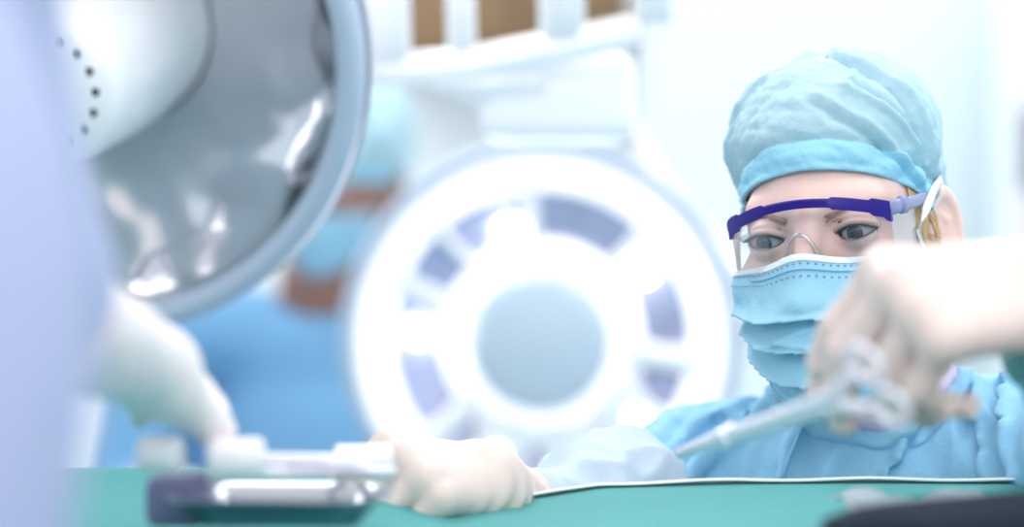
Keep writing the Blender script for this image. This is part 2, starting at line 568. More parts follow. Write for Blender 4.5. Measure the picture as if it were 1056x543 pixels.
def hand_bones(W, d, n, thumb_side, curls, spread, thumb, k=1.0):
    """W wrist, d towards the knuckles, n out of the back of the hand. Returns palm cones and finger chains."""
    W = np.asarray(W, float); d = np.asarray(d, float); d = d / np.linalg.norm(d)
    n = np.asarray(n, float); n = n - d * (n @ d); n /= np.linalg.norm(n)
    s = np.cross(d, n) * thumb_side
    offs = np.array([0.030, 0.010, -0.012, -0.031]) * k
    fwd = np.array([0.086, 0.089, 0.083, 0.075]) * k
    arch = np.array([-0.003, 0, -0.001, -0.006]) * k
    lens = np.array([(0.043, 0.025, 0.021), (0.047, 0.029, 0.022), (0.043, 0.027, 0.022), (0.034, 0.020, 0.019)]) * k
    rad = np.array([0.0098, 0.0100, 0.0094, 0.0082]) * k
    palm = [(W + s * o * 0.6, W + d * f + s * o + n * a, 0.0165 * k, 0.0122 * k) for o, f, a in zip(offs, fwd, arch)]
    palm.append((W + d * 0.01 * k - n * 0.002, W + d * 0.06 * k - n * 0.008, 0.021 * k, 0.016 * k))
    chains = []
    for i in range(4):
        p = W + d * fwd[i] + s * offs[i] + n * arch[i]
        sp = math.radians(spread[i]); c = 0.0; ch = []
        base = d * math.cos(sp) + s * math.sin(sp)
        for j in range(3):
            c += math.radians(curls[i][j])
            q = p + (base * math.cos(c) - n * math.sin(c)) * lens[i][j]
            ch.append((p, q, rad[i] * (1.05 - 0.10 * j), rad[i] * (0.97 - 0.12 * j)))
            p = q
        chains.append(ch)
    p = W + d * 0.022 * k + s * 0.020 * k - n * 0.006
    ch = []
    for (a, b, c_), L, r in zip(thumb, (0.044 * k, 0.033 * k, 0.026 * k), (0.0150, 0.0112, 0.0098)):
        v = d * a + s * b - n * c_
        q = p + v / np.linalg.norm(v) * L
        ch.append((p, q, r * k, r * 0.88 * k)); p = q
    chains.append(ch)
    return palm, chains


def hand_sdf(p, bones, grow=0.0):
    palm, chains = bones
    d = None
    for c in palm:
        e = cone(p, *c); d = e if d is None else smin(d, e, 0.012)
    tot = d
    for ch in chains:
        e = None
        for c in ch:
            g = cone(p, *c); e = g if e is None else smin(e, g, 0.003)
        tot = np.minimum(tot, smin(d, e, 0.009))
    return tot - grow


class Person:
    def __init__(s, root, o, R, neck, shoulders, elbows, wrists, chest, chest_r, yaw, hip, foot_dx=0.09):
        s.root = root
        s.o = np.asarray(o, float); s.R = R
        s.to_l, s.to_w = head_frame(o, R)
        s.neck = np.asarray(neck, float)
        s.sh = [np.asarray(a, float) for a in shoulders]; s.el = [np.asarray(a, float) for a in elbows]; s.wr = [np.asarray(a, float) for a in wrists]
        s.chest = np.asarray(chest, float); s.chest_r = np.asarray(chest_r, float)
        s.T = rot(yaw, 0, 0); s.hip = np.asarray(hip, float); s.fdx = foot_dx

    trap = (-0.08, -0.08)

    def torso(s, p, g=0.0):
        q = (p - s.chest) @ s.T
        d = ell(q, (0, 0, 0), s.chest_r + g)
        h = (p - s.hip) @ s.T
        d = smin(d, ell(h, (0, 0, 0), (0.165 + g, 0.12 + g, 0.14 + g)), 0.08)
        mid = (s.chest + s.hip) / 2
        d = smin(d, ell((p - mid) @ s.T, (0, 0, 0), (0.135 + g, 0.10 + g, 0.22)), 0.06)
        for a, nz in zip(s.sh, s.trap):
            d = smin(d, cone(p, s.neck + (0, 0.015, nz), a, 0.046 + g, 0.055 + g), 0.05)
        return d

    def arm(s, p, i, g=0.0):
        d = cone(p, s.sh[i], s.el[i], 0.050 + g, 0.040 + g)
        return smin(d, cone(p, s.el[i], s.wr[i], 0.040 + g, 0.0235 + g * 0.6), 0.02)

    def neck_sdf(s, p, g=0.0):
        a = s.to_w((0, 0.022, -0.045))
        return cone(p, a, s.neck, 0.052 + g, 0.056 + g)

    def body(s, p):
        d = head_sdf(s.to_l(p))
        d = smin(d, s.neck_sdf(p), 0.022)
        t = s.torso(p, -0.006)
        for i in (0, 1):
            t = smin(t, s.arm(p, i, -0.003), 0.03)
        for sx in (-1, 1):
            a = s.hip + s.T @ np.array([sx * s.fdx, 0, -0.05]); k = s.hip * [1, 1, 0] + s.T @ np.array([sx * s.fdx * 1.15, -0.01, 0]) + [0, 0, 0.48 * s.hip[2]]
            f = s.hip * [1, 1, 0] + s.T @ np.array([sx * s.fdx * 1.2, 0.01, 0]) + [0, 0, 0.075]
            t = smin(t, cone(p, a, k, 0.082, 0.055), 0.03); t = smin(t, cone(p, k, f, 0.055, 0.036), 0.02)
            toe = f + s.T @ np.array([sx * 0.02, -0.15, -0.045])
            t = smin(t, cone(p, f + (0, 0, -0.035), toe, 0.038, 0.028), 0.02)
        return smin(d, t, 0.03)

    def gown(s, p, g=0.012, hem=0.42, cutarm=None):
        t = s.torso(p, g)
        for i in (0, 1):
            e = s.arm(p, i, g)
            if cutarm and i in cutarm:
                u = s.wr[i] - s.el[i]
                e = smax(e, (p - s.el[i]) @ (u / np.linalg.norm(u)) - cutarm[i] * np.linalg.norm(u), 0.006)
            t = smin(t, e, 0.03)
        b = s.hip * [1, 1, 0] + [0, 0, hem]
        sk = (p - s.hip) @ s.T
        sk[:, 1] *= 1.3
        skd = cone(sk, (0, 0, 0), (0, 0, hem - s.hip[2]), 0.17, 0.25) * 0.8
        skd = np.maximum(skd, hem - p[:, 2])
        t = smin(t, skd, 0.06)
        return t


def simple_axis(pts, h, pad):
    pts = np.asarray(pts)
    return [np.arange(pts[:, i].min() - pad, pts[:, i].max() + pad + h, h) for i in range(3)]


def glove(name, bones, W, back, m, parent, h=0.0022, cuff=0.05, cr=(0.0275, 0.036)):
    """a glove with five fingers and a rolled cuff that runs back over the sleeve"""
    W = np.asarray(W, float); back = np.asarray(back, float); back = back / np.linalg.norm(back)
    def f(p):
        d = hand_sdf(p, bones, 0.001)
        c = cone(p, W, W + back * cuff, cr[0], cr[1])
        cut = (p - W) @ back - cuff
        c = smax(c, cut, 0.004)
        q = p - (W + back * (cuff - 0.004)); al = q @ back; rad_ = np.sqrt(np.maximum((q * q).sum(1) - al ** 2, 0))
        ring = np.sqrt((rad_ - cr[1] - 0.0002) ** 2 + al ** 2) - 0.0032
        c = np.minimum(c, ring)
        wr = 0.0012 * np.sin(((p - W) @ back) * 420 + 3 * waves(p, 3, 40)) * np.exp(-(((p - W) @ back) / 0.03) ** 2)
        return smin(d, c, 0.012) + wr + 0.0007 * waves(p, 8, 130)
    pts = [q for b in bones[0] for q in b[:2]] + [q for ch in bones[1] for b in ch for q in b[:2]] + [W, W + back * cuff]
    return sdf_obj(name, f, *simple_axis(pts, h, 0.042), m, parent), f


def eyeball(name, center, gaze, r, parent):
    """sphere whose pole looks along gaze: pupil, iris and white by ring"""
    g = Vector([float(x) for x in gaze]).normalized()
    Q = g.to_track_quat('Z', 'Y').to_matrix().to_4x4()
    Q.translation = Vector([float(x) for x in center])
    mb = MB()
    th = [0.001, 0.10, 0.18, 0.205, 0.27, 0.35, 0.45, 0.49, 0.52] + list(np.linspace(0.6, math.pi - 0.01, 18))
    n = 32
    v, f, mi = [], [], []
    for t in th:
        bulge = 0.0007 * max(0, 1 - (t / 0.55) ** 2)
        for i in range(n):
            a = 2 * math.pi * i / n
            v.append(tuple(Q @ Vector(((r + bulge) * math.sin(t) * math.cos(a), (r + bulge) * math.sin(t) * math.sin(a), (r + bulge) * math.cos(t)))))
    for k in range(len(th) - 1):
        for i in range(n):
            f.append((k * n + i, (k + 1) * n + i, (k + 1) * n + (i + 1) % n, k * n + (i + 1) % n))
            mi.append(0 if th[k + 1] <= 0.206 else 1 if th[k + 1] <= 0.491 else 2)
    f.append(tuple(range(n))); mi.append(0)
    mb.v, mb.f, mb.mi = v, f, mi
    return mb.build(name, [M['pupil'], M['iris'], M['eyewhite']], parent)


def gridmesh(name, V, m, parent=None, wrap=False, thick=0.0):
    """V: (nu, nv, 3)"""
    nu, nv = V.shape[:2]
    mb = MB()
    f = []
    for i in range(nu if wrap else nu - 1):
        for j in range(nv - 1):
            a = (i + 1) % nu
            f.append((i * nv + j, a * nv + j, a * nv + j + 1, i * nv + j + 1))
    mb.add(V.reshape(-1, 3), f)
    o = mb.build(name, m, parent)
    if thick:
        md = o.modifiers.new('thick', 'SOLIDIFY'); md.thickness = thick; md.offset = 0
    return o


def seg_dist(u, v, a, b):
    """2-D distance to a segment and parameter"""
    ax_, ay = a; bx, by = b
    dx, dy = bx - ax_, by - ay
    t = np.clip(((u - ax_) * dx + (v - ay) * dy) / (dx * dx + dy * dy), 0, 1)
    return np.hypot(u - ax_ - t * dx, v - ay - t * dy), t


def cap_mesh(pers, m, parent, puff=1.0, folds=True, hem_front=0.0445, hem_side=0.004, hem_back=-0.035):
    """surgical cap: spherical sheet over the skull, phi 0 at the brow, +x is phi 90"""
    nu, nv = 220, 110
    c0 = np.array([0, 0.011, 0.033])
    phi = np.linspace(-math.pi, math.pi, nu, endpoint=False)
    hem = hem_front + (hem_side - hem_front) * np.sin(np.abs(phi) / 2 * 1.0) ** 2 * 2.0
    hem = np.where(np.abs(phi) > math.pi / 2, hem_side + (hem_back - hem_side) * np.sin(np.abs(phi) - math.pi / 2), hem_front + (hem_side - hem_front) * (1 - np.cos(np.abs(phi))) ** 0.85)
    T = np.linspace(0.0, 1.0, nv)
    PH, TT = np.meshgrid(phi, T, indexing='ij')
    def th_hem(ph, hz):
        th = np.full_like(ph, 1.6)
        for _ in range(30):   # find the angle where the puffed skull reaches the hem height
            r = 1 / np.sqrt((np.sin(th) * np.sin(ph) / 0.0645) ** 2 + (np.sin(th) * np.cos(ph) / 0.094) ** 2 + (np.cos(th) / 0.088) ** 2)
            th = th + 4.0 * ((c0[2] + r * np.cos(th)) - hz)
        return th
    TH = TT * th_hem(phi, hem)[:, None]
    rx, ry, rz = 0.0645, 0.0925, 0.0875
    up = np.clip((1 - TT) / 0.28, 0, 1); up = up * up * (3 - 2 * up)
    rx = rx + 0.0055 * up * puff; ry = ry + 0.004 * up; rz = rz + 0.006 * up
    pe = 2.0 + 0.55 * up
    r = (np.abs(np.sqrt((np.sin(TH) * np.sin(PH) / rx) ** 2 + (np.sin(TH) * np.cos(PH) / ry) ** 2)) ** pe + np.abs(np.cos(TH) / rz) ** pe) ** (-1 / pe)
    side = np.sin(TH) ** 2
    r = r + 0.007 * puff * up * np.exp(-((TH - 0.95) / 0.4) ** 2) * np.abs(np.sin(PH)) ** 1.5
    dirs = np.stack([np.sin(TH) * np.sin(PH), -np.sin(TH) * np.cos(PH), np.cos(TH)], -1)
    if folds:
        X = np.degrees(PH); Y = TT
        def ridge(a, b, w, amp):
            d, t = seg_dist(X / 100.0, Y, (a[0] / 100.0, a[1]), (b[0] / 100.0, b[1]))
            return amp * np.exp(-(d / w) ** 2) * np.sin(math.pi * np.clip(t * 0.9 + 0.05, 0, 1)) ** 0.5
        # hem band and the crease above it
        r = r + 0.0030 * np.exp(-((TT - 0.93) / 0.05) ** 2) - 0.0030 * np.exp(-((TT - 0.835) / 0.022) ** 2)
        r = r + 0.0016 * np.exp(-((TT - 0.99) / 0.02) ** 2)
        fr = [((22, .20), (60, .52), .022, .0040), ((20, .26), (58, .60), .020, -.0036), ((58, .45), (86, .86), .03, .0050), ((50, .52), (80, .92), .022, -.0045),
              ((8, .62), (70, .97), .020, .0036), ((4, .66), (62, .98), .016, -.0034), ((20, .56), (75, .82), .018, .0034), ((25, .52), (66, .72), .014, -.0030),
              ((-60, .55), (-88, .95), .03, .0040), ((-50, .5), (-80, .9), .024, -.0032), ((-30, .3), (-85, .55), .03, .0034), ((-18, .24), (-60, .40), .025, -.0030),
              ((-75, .3), (-100, .8), .04, .005), ((-45, .65), (-70, .9), .014, .0026), ((-12, .1), (-12, .5), .03, .0012), ((35, .4), (22, .62), .015, .0024),
              ((14, .02), (16, .16), .05, -.0075), ((40, .03), (40, .2), .08, .003), ((-40, .05), (-30, .25), .08, .003)]
        for a in fr:
            r = r + 1.5 * ridge(*a) * np.clip((TT - .02) / .08, 0, 1)
        pw = np.stack([dirs[..., 0], dirs[..., 1], dirs[..., 2]], -1).reshape(-1, 3)
        r = r + (0.0015 * waves(pw, 21, 9) + 0.0011 * waves(pw * [1, 1, 2.2], 22, 20) + 0.0006 * waves(pw, 23, 60) + 0.0024 * np.abs(waves(pw * [1, 1, .8], 24, 13)) - .001).reshape(r.shape)
        # centre seam
        r = r + 0.0008 * np.exp(-((np.degrees(PH) - 12) / 1.2) ** 2) * (TT < .8)
    V = c0 + dirs * r[..., None]
    V = pers.to_w(V.reshape(-1, 3)).reshape(V.shape)
    cap = gridmesh('surgical_cap', V, m, parent, wrap=True, thick=0.0012)
    if folds:
        b = np.arange(int(nv * .845), nv)
        W = c0 + dirs[:, b] * (r[:, b] + 0.0018)[..., None]
        gridmesh('hem_band', pers.to_w(W.reshape(-1, 3)).reshape(W.shape), M['capband'], cap, wrap=True, thick=0.0012)
    return cap


def mask_line(u, v):
    top = -0.017 + 0.006 * np.exp(-(u / 0.16) ** 2) - 0.004 * np.abs(u) ** 1.5
    bot = -0.122 + 0.052 * np.abs(u) ** 1.6
    return top + (bot - top) * v


_clear = []


def mask_clearance(pers):
    if not _clear:
        u, v = np.meshgrid(np.linspace(-1, 1, 81), np.linspace(0, 1, 81), indexing='ij')
        phi = u * math.radians(74)
        o = np.stack([0 * u, -0.015 + 0 * u, mask_line(u, v)], -1)
        d = np.stack([np.sin(phi), -np.cos(phi), 0 * u], -1)
        t = march(lambda q: head_sdf(q, False), o.reshape(-1, 3), d.reshape(-1, 3), 0.16, 0.02, 40).reshape(u.shape)
        t0 = t.copy()
        for _ in range(60):
            w = np.pad(t, 1, mode='edge')
            w = (w[:-2, 1:-1] + w[2:, 1:-1] + w[1:-1, :-2] + w[1:-1, 2:]) / 4
            t = np.maximum(w, t0)
        for _ in range(4):
            w = np.pad(t, 1, mode='edge')
            t = (w[:-2, 1:-1] + w[2:, 1:-1] + w[1:-1, :-2] + w[1:-1, 2:]) / 4
        _clear.append(t)
    return _clear[0]


def mask_surface(pers, u, v, off=0.0, pleats=True):
    """u -1..1 across, v 0..1 down; world points on the mask"""
    u = np.asarray(u, float); v = np.asarray(v, float)
    phi = u * math.radians(74)
    top = -0.017 + 0.006 * np.exp(-(u / 0.16) ** 2) - 0.004 * np.abs(u) ** 1.5
    bot = -0.122 + 0.052 * np.abs(u) ** 1.6
    z = top + (bot - top) * v
    o = np.stack([0 * u, -0.015 + 0 * u, z], -1)
    # a taut sheet: egg-shaped front section that clears the nose and chin
    zz = np.clip((z + 0.048) / 0.075, -1.2, 1)
    ry = 0.099 - 0.022 * zz ** 2
    ry = ry - 0.010 * np.clip((z + 0.03) / 0.02, 0, 1) * (1 - np.exp(-(u / 0.22) ** 2))
    rxx = 0.0605 - 0.010 * np.clip((-z - 0.05) / 0.07, 0, 1)
    s, c = np.sin(phi), np.cos(phi)
    r = 1 / np.sqrt((s / rxx) ** 2 + (c / ry) ** 2)
    r = r + 0.004 * np.exp(-(phi / 0.25) ** 2) * (1 - np.clip((v - .1) / .7, 0, 1))
    # never inside the face; the cloth spans hollows, so the clearance is smoothed over the sheet
    d = np.stack([s, -c, 0 * s], -1)
    tab = mask_clearance(pers)
    gu = np.clip((u + 1) / 2 * 80, 0, 79.999); gv = np.clip(v * 80, 0, 79.999)
    i0 = gu.astype(int); j0 = gv.astype(int); fu = gu - i0; fv = gv - j0
    t = tab[i0, j0] * (1 - fu) * (1 - fv) + tab[i0 + 1, j0] * fu * (1 - fv) + tab[i0, j0 + 1] * (1 - fu) * fv + tab[i0 + 1, j0 + 1] * fu * fv
    r = smax(r, t + 0.003, 0.010)
    if pleats:
        fade = np.clip((1 - np.abs(u)) / 0.14, 0, 1)
        for k, v0 in enumerate((0.40, 0.585, 0.80)):
            vv = v0 + 0.02 * np.sin(3 * u + k) - (0.03 if k else 0) * np.abs(u) + 0.018 * u * (k - .5)
            x = (v - vv)
            r = r + np.clip((1 - np.abs(u)) / 0.38, 0, 1) * 0.0120 * np.where(x < 0, np.exp(x / 0.10), -0.55 * np.exp(-x / 0.04))
        pw = np.stack([u * 3, v * 3, 0 * u], -1).reshape(-1, 3)
        r = r + fade * (0.0012 * waves(pw, 31, 4) + 0.0005 * waves(pw, 32, 13)).reshape(r.shape) * np.clip(v / 0.25, 0, 1)
        for (a, b, w, amp) in (((-.15, .52), (.28, .63), .03, .004), ((.05, .45), (-.35, .58), .025, .003), ((.1, .72), (.35, .9), .03, .003), ((-.4, .86), (.0, .95), .03, -.002)):
            dd, tt = seg_dist(u, v, a, b)
            r = r + amp * np.exp(-(dd / w) ** 2)
    r = r + off
    V = o + d * r[..., None]
    return pers.to_w(V.reshape(-1, 3)).reshape(V.shape)


def face_mask(pers, m, parent, straps=True, detailed=True):
    nu, nv = (130, 120) if detailed else (50, 40)
    U, Vv = np.meshgrid(np.linspace(-1, 1, nu), np.linspace(0, 1, nv), indexing='ij')
    mk = gridmesh('face_mask', mask_surface(pers, U, Vv, pleats=detailed), m, parent, thick=0.0012)
    if detailed:
        # white bindings: top edge, bottom edge and the two stitched sides
        for (nm, ua, va, ub, vb) in (('top_binding', -1, 0.0, 1, 0.04), ('bottom_binding', -1, 0.97, 1, 1.0), ('side_binding', -1.0, 0.0, -0.93, 1.0), ('side_binding', 0.93, 0.0, 1.0, 1.0)):
            n1, n2 = (90, 6) if 'side' not in nm else (6, 70)
            A, B_ = np.meshgrid(np.linspace(ua, ub, n1), np.linspace(va, vb, n2), indexing='ij')
            gridmesh(nm, mask_surface(pers, A, B_, 0.0012), M['maskwhite'] if nm == 'top_binding' else M['mask'], mk, thick=0.0008)
        # stitches: rows of small welded dots along the bindings
        mb = MB()
        for row in (0.055, 0.13):
            uu = np.linspace(-0.9, 0.9, 96)
            pp = mask_surface(pers, uu, np.full_like(uu, row) , 0.0016)
            for i in range(0, 95, 2):
                mb.tube([pp[i], pp[i] * 0.35 + pp[i + 1] * 0.65], 0.00042, n=5)
        mb.build('stitching', M['greyarm'], mk)
        for uc in (-0.985, -0.955, 0.955, 0.985):
            mb = MB() if abs(uc) in (0.985,) and uc < 0 or uc == 0.955 else mb
            vv = np.linspace(0.04, 0.97, 44)
            pp = mask_surface(pers, np.full_like(vv, uc), vv, 0.0022)
            for i in range(44):
                mb.tube([pp[i] + (0, 0, .0005), pp[i] - (0, 0, .0005)], 0.0011, n=6)
            if uc in (-0.955, 0.985):
                mb.build('weld_dots', M['maskwhite'], mk)
        uu = np.linspace(-0.42, 0.46, 30)
        mb = MB().tube(mask_surface(pers, uu, np.full_like(uu, 0.09), 0.0016), 0.0013, n=6, flat=(1, .5))
        mb.build('nose_wire', M['mask'], mk)
    return mk


# ------------------------------------------------------------------ the surgeon
RS = rot(-24, 3, -6)
eye_mid = P(835, 243, 1.655)
oS = eye_mid - RS @ np.array([0, -0.082, 0.0])
surgeon_root = empty('person', (P(890, 500, 1.82)[0], 1.82, 0), 'surgeon in light blue gown, cap, mask and indigo-browed goggles, one gloved hand raised', 'person')
sh_r, sh_l = P(728, 516, 1.83), P(1046, 484, 1.77)
el_r, wr_r = P(632, 534, 1.74), P(520, 545, 1.655)
hw_r = P(502, 498, 1.59)
el_l, wr_l = P(1220, 490, 1.47), P(1085, 300, 1.325)
S_ = Person(surgeon_root, oS, RS, P(896, 392, 1.772), (sh_r, sh_l), (el_r, el_l), (wr_r, wr_l), P(885, 622, 1.80), (0.155, 0.112, 0.140), -6, (P(890, 500, 1.83)[0], 1.86, 0.80))
S_.trap = (-0.088, -0.058)
hx = (oS[0] - 0.11, oS[0] + 0.11); hy = (oS[1] - 0.15, oS[1] + 0.10); hz = (oS[2] - 0.12, oS[2] + 0.06)
body = sdf_obj('body', S_.body, grid_axis(-0.05, 0.55, 0.008, (hx[0], hx[1], 0.0013)), grid_axis(1.2, 2.05, 0.008, (hy[0], hy[1], 0.0013)),
               grid_axis(-0.02, 1.45, 0.008, (hz[0], hz[1], 0.0013)), M['skin'], surgeon_root)

# gown with folds
g0 = lambda p: S_.gown(p, cutarm={0: -0.08, 1: 0.42})
fold_px = [  # (px,py) -> (px,py), radius, ridge(+) or groove(-)
    ((806, 410), (752, 448), .0070, 1), ((752, 448), (700, 496), .0075, 1), ((790, 420), (735, 452), .0055, -1), ((735, 452), (690, 498), .0060, -1),
    ((776, 414), (728, 438), .0055, 1), ((726, 424), (684, 492), .0060, 1), ((742, 432), (706, 470), .0055, -1), ((700, 432), (668, 490), .0055, -1),
    ((668, 440), (652, 492), .005, 1), ((640, 452), (630, 494), .004, -1),
    ((975, 392), (945, 440), .0050, 1), ((945, 440), (915, 490), .0045, 1), ((984, 394), (952, 442), .0050, -1), ((952, 442), (922, 492), .0045, -1),
    ((1004, 396), (1003, 440), .0060, 1), ((1003, 440), (1022, 494), .0060, 1), ((996, 400), (994, 440), .0055, -1), ((994, 440), (1010, 494), .0050, -1),
    ((1036, 392), (1036, 440), .0060, 1), ((1036, 440), (1046, 494), .0060, 1), ((1028, 396), (1026, 445), .0055, -1), ((1026, 445), (1036, 494), .0050, -1),
    ((1012, 432), (1024, 480), .0040, -1),
    ((832, 424), (822, 455), .0035, 1), ((822, 455), (806, 494), .0035, 1), ((827, 424), (817, 455), .0030, -1), ((817, 455), (800, 494), .0030, -1),
    ((870, 470), (850, 494), .003, 1)]
fold_w = []
for a, b, r, sg in fold_px:
    A, B_ = pix_hit(g0, *a, 1.3, 2.1), pix_hit(g0, *b, 1.3, 2.1)
    if A[1] < 2.05 and B_[1] < 2.05:
        fold_w.append((A, B_, r, sg))
coll = S_.neck + np.array([0, 0, 0.0])


def gownS(p):
    d = g0(p)
    near = (d < 0.06) & (p[:, 2] > 1.05)
    if near.any():
        q = p[near]; e = d[near]
        for A, B_, r, sg in fold_w:
            c = cone(q, A, B_, r * 1.35, r * 1.35)
            e = smin(e, c, 0.006) if sg > 0 else smax(e, -(c + 0.0022), 0.006)
        e = e + 0.0015 * waves(q * [1, 1, .45], 41, 55) + 0.0042 * np.abs(waves(q * [1, 1, .5], 43, 110)) - 0.0015 + 0.0006 * waves(q * [1, 1, .6], 42, 320)
        d[near] = e
    return d


gownP = gownS


def gownN(p):
    return smax(gownP(p), -(S_.neck_sdf(p) - 0.010), 0.004)


gown = sdf_obj('gown', gownN, grid_axis(-0.05, 0.62, 0.0032), grid_axis(1.22, 2.2, 0.0032), grid_axis(0.3, 1.36, 0.009, (1.07, 1.26, 0.0032)), [M['gown'], M['gownlit'], M['teal']], surgeon_root)
# collar band and the shirt edge round the neckline
def band(name, r0, r1, lift, m, parent):
    f = lambda p: np.maximum(np.maximum(gownP(p) - lift, S_.neck_sdf(p) - r1), r0 - S_.neck_sdf(p))
    n = S_.neck
    return sdf_obj(name, f, np.arange(n[0] - .13, n[0] + .13, .0024), np.arange(n[1] - .13, n[1] + .13, .0024), np.arange(n[2] - .12, n[2] + .12, .0024), m, parent)


band('collar', 0.009, 0.021, 0.0035, M['gown'], gown)
tag(band('undershirt', 0.002, 0.0085, 0.007, M['undershirt'], surgeon_root), 'lilac undershirt edge at the neckline')
# tie string of the gown
tie = [pix_hit(gownS, x, y, 1.3, 2.1) - (0, 0.003, 0) for x, y in ((836, 410), (833, 424), (826, 440), (820, 456), (812, 474), (806, 494))]
MB().tube(tie, 0.0013, n=6).build('neck_tie', M['gown'], gown)


# sleeve ends of the gown, overlit and shaded tones put into their colours
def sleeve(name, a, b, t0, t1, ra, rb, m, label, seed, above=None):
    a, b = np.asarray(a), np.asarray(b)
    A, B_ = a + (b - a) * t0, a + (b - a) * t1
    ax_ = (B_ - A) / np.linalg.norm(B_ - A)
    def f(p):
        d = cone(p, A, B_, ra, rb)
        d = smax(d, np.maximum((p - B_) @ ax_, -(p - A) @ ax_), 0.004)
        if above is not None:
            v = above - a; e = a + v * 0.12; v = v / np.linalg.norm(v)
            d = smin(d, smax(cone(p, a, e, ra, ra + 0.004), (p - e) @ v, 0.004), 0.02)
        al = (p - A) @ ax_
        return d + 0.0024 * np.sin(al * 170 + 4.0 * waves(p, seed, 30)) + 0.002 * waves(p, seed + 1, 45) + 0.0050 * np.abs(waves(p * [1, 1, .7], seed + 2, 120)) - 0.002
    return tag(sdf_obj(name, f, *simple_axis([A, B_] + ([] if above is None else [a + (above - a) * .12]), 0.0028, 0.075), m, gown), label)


sleeve('sleeve', el_r, wr_r, -0.14, 0.98, 0.0590, 0.0320, M['gownlit'], 'gown sleeve of the arm resting on the drape, strong light painted in as pale white-blue', 51, sh_r)
sleeve('cuff', el_l, wr_l, 0.35, 0.97, 0.0560, 0.0400, M['teal'], 'gown sleeve end of the raised arm, shade painted in as teal green', 61)

# gloved hands
dL = P(912, 307, 1.30) - wr_l
bonesL = hand_bones(wr_l, dL, (-0.15, -0.62, 0.78), 1, [(62, 22, 12), (66, 28, 16), (74, 52, 26), (78, 62, 30)], (2, 0, -3, -6), ((0.75, 0.45, 0.5), (0.75, 0.1, 0.7), (0.8, -0.1, 0.7)), 1.0)
if np.cross(dL, np.array([-0.15, -0.62, 0.78]))[1] < 0:
    bonesL = hand_bones(wr_l, dL, (-0.15, -0.62, 0.78), -1, [(62, 22, 12), (66, 28, 16), (74, 52, 26), (78, 62, 30)], (2, 0, -3, -6), ((0.75, 0.45, 0.5), (0.75, 0.1, 0.7), (0.8, -0.1, 0.7)), 1.0)
gl, fgl = glove('glove', bonesL, wr_l, el_l - wr_l, M['glove'], surgeon_root, cuff=0.035)
tag(gl, 'cream latex glove on the raised hand')
dR = P(438, 484, 1.545) - hw_r
nR = np.array([0.05, -0.62, 0.78])
sideR = 1 if np.cross(dR, nR)[1] > 0 else -1
bonesR = hand_bones(hw_r, dR, nR, sideR, [(55, 75, 45), (60, 78, 50), (62, 80, 50), (62, 80, 50)], (4, 1, -2, -6), ((0.9, 0.3, 0.4), (0.95, 0.05, 0.5), (0.9, -0.1, 0.6)), 0.84)
gr_, fgr = glove('glove', bonesR, hw_r, P(526, 540, 1.65) - hw_r, M['glove'], surgeon_root, cuff=0.052, cr=(0.026, 0.033))
tag(gr_, 'cream latex glove on the hand resting on the drape')

# face details
for sx in (-1, 1):
    c = S_.to_w((sx * EYE[0], EYE[1], EYE[2]))
    gz = RS @ np.array([0.0, -0.96, -0.17])
    eyeball('eye', c, gz, EYE_R, surgeon_root)
rg = np.random.default_rng(5)
for sx in (-1, 1):
    mb = MB()
    for i in range(100):   # brow hairs
        t = rg.uniform(0, 1)
        x = 0.013 + 0.040 * t
        z = 0.0105 + 0.0065 * math.sin(min(1, t * 1.25) * 1.75) - 0.004 * t * t + rg.normal(0, 0.0014 * (1 - .5 * t))
        p0 = np.array([[sx * x, -0.16, z]])
        tt = march(lambda q: head_sdf(q, False), p0, np.array([[0, 1.0, 0]]), 0.0, 0.15, 50)[0]
        a = p0[0] + np.array([0, tt - 0.0003, 0])
        x2 = x + 0.006 + 0.002 * rg.random(); z2 = z + 0.0022 * (1 - 1.6 * t) + 0.0008
        p1 = np.array([[sx * x2, -0.16, z2]])
        t2 = march(lambda q: head_sdf(q, False), p1, np.array([[0, 1.0, 0]]), 0.0, 0.15, 50)[0]
        b = p1[0] + np.array([0, t2 - 0.0006, 0])
        w = S_.to_w(np.array([a, (a + b) / 2 + (0, -0.0008, 0), b]))
        mb.tube(w, [0.00032, 0.00028, 0.00006], n=4)
    mb.build('eyebrow', M['brow'], surgeon_root)
    mb = MB()
    for up in (1, 0):
        for i in range(34 if up else 20):
            t = -1 + 2 * (i + .5) / (34 if up else 20)
            x = sx * (EYE[0] + 0.0138 * t)
            zz = (0.0046 if up else -0.0050) * (1 - t * t) + 0.05 * 0.0138 * t - 0.0006
            yy = EYE[1] - math.sqrt(max(1e-6, (EYE_R + .0014) ** 2 - (0.0138 * t) ** 2 - zz ** 2))
            L = (0.0080 if up else 0.0022) * (0.8 + 0.4 * (t + 1) / 2)
            a = np.array([x, yy, zz]); out = np.array([sx * 0.55 * t, -0.9, 0.12 if up else -0.55]); out /= np.linalg.norm(out)
            b = a + out * L * .55 + np.array([0, 0, -0.0006 if up else 0]); c = a + out * L + np.array([0, 0, 0.0022 if up else -0.0006])
            mb.tube(S_.to_w(np.array([a, b, c])), [0.00036, 0.0003, 0.00008], n=4)
        # lash line
        tt = np.linspace(-1, 1, 24)
        ln = []
        for t in tt:
            zz = (0.0046 if up else -0.0050) * (1 - t * t) + 0.05 * 0.0138 * t - 0.0006
            ln.append((sx * (EYE[0] + 0.0138 * t), EYE[1] - math.sqrt(max(1e-6, (EYE_R + .0012) ** 2 - (0.0138 * t) ** 2 - zz ** 2)), zz))
        mb.tube(S_.to_w(np.array(ln)), 0.0007 if up else 0.0003, n=5)
    mb.build('eyelashes', M['lash'], surgeon_root)
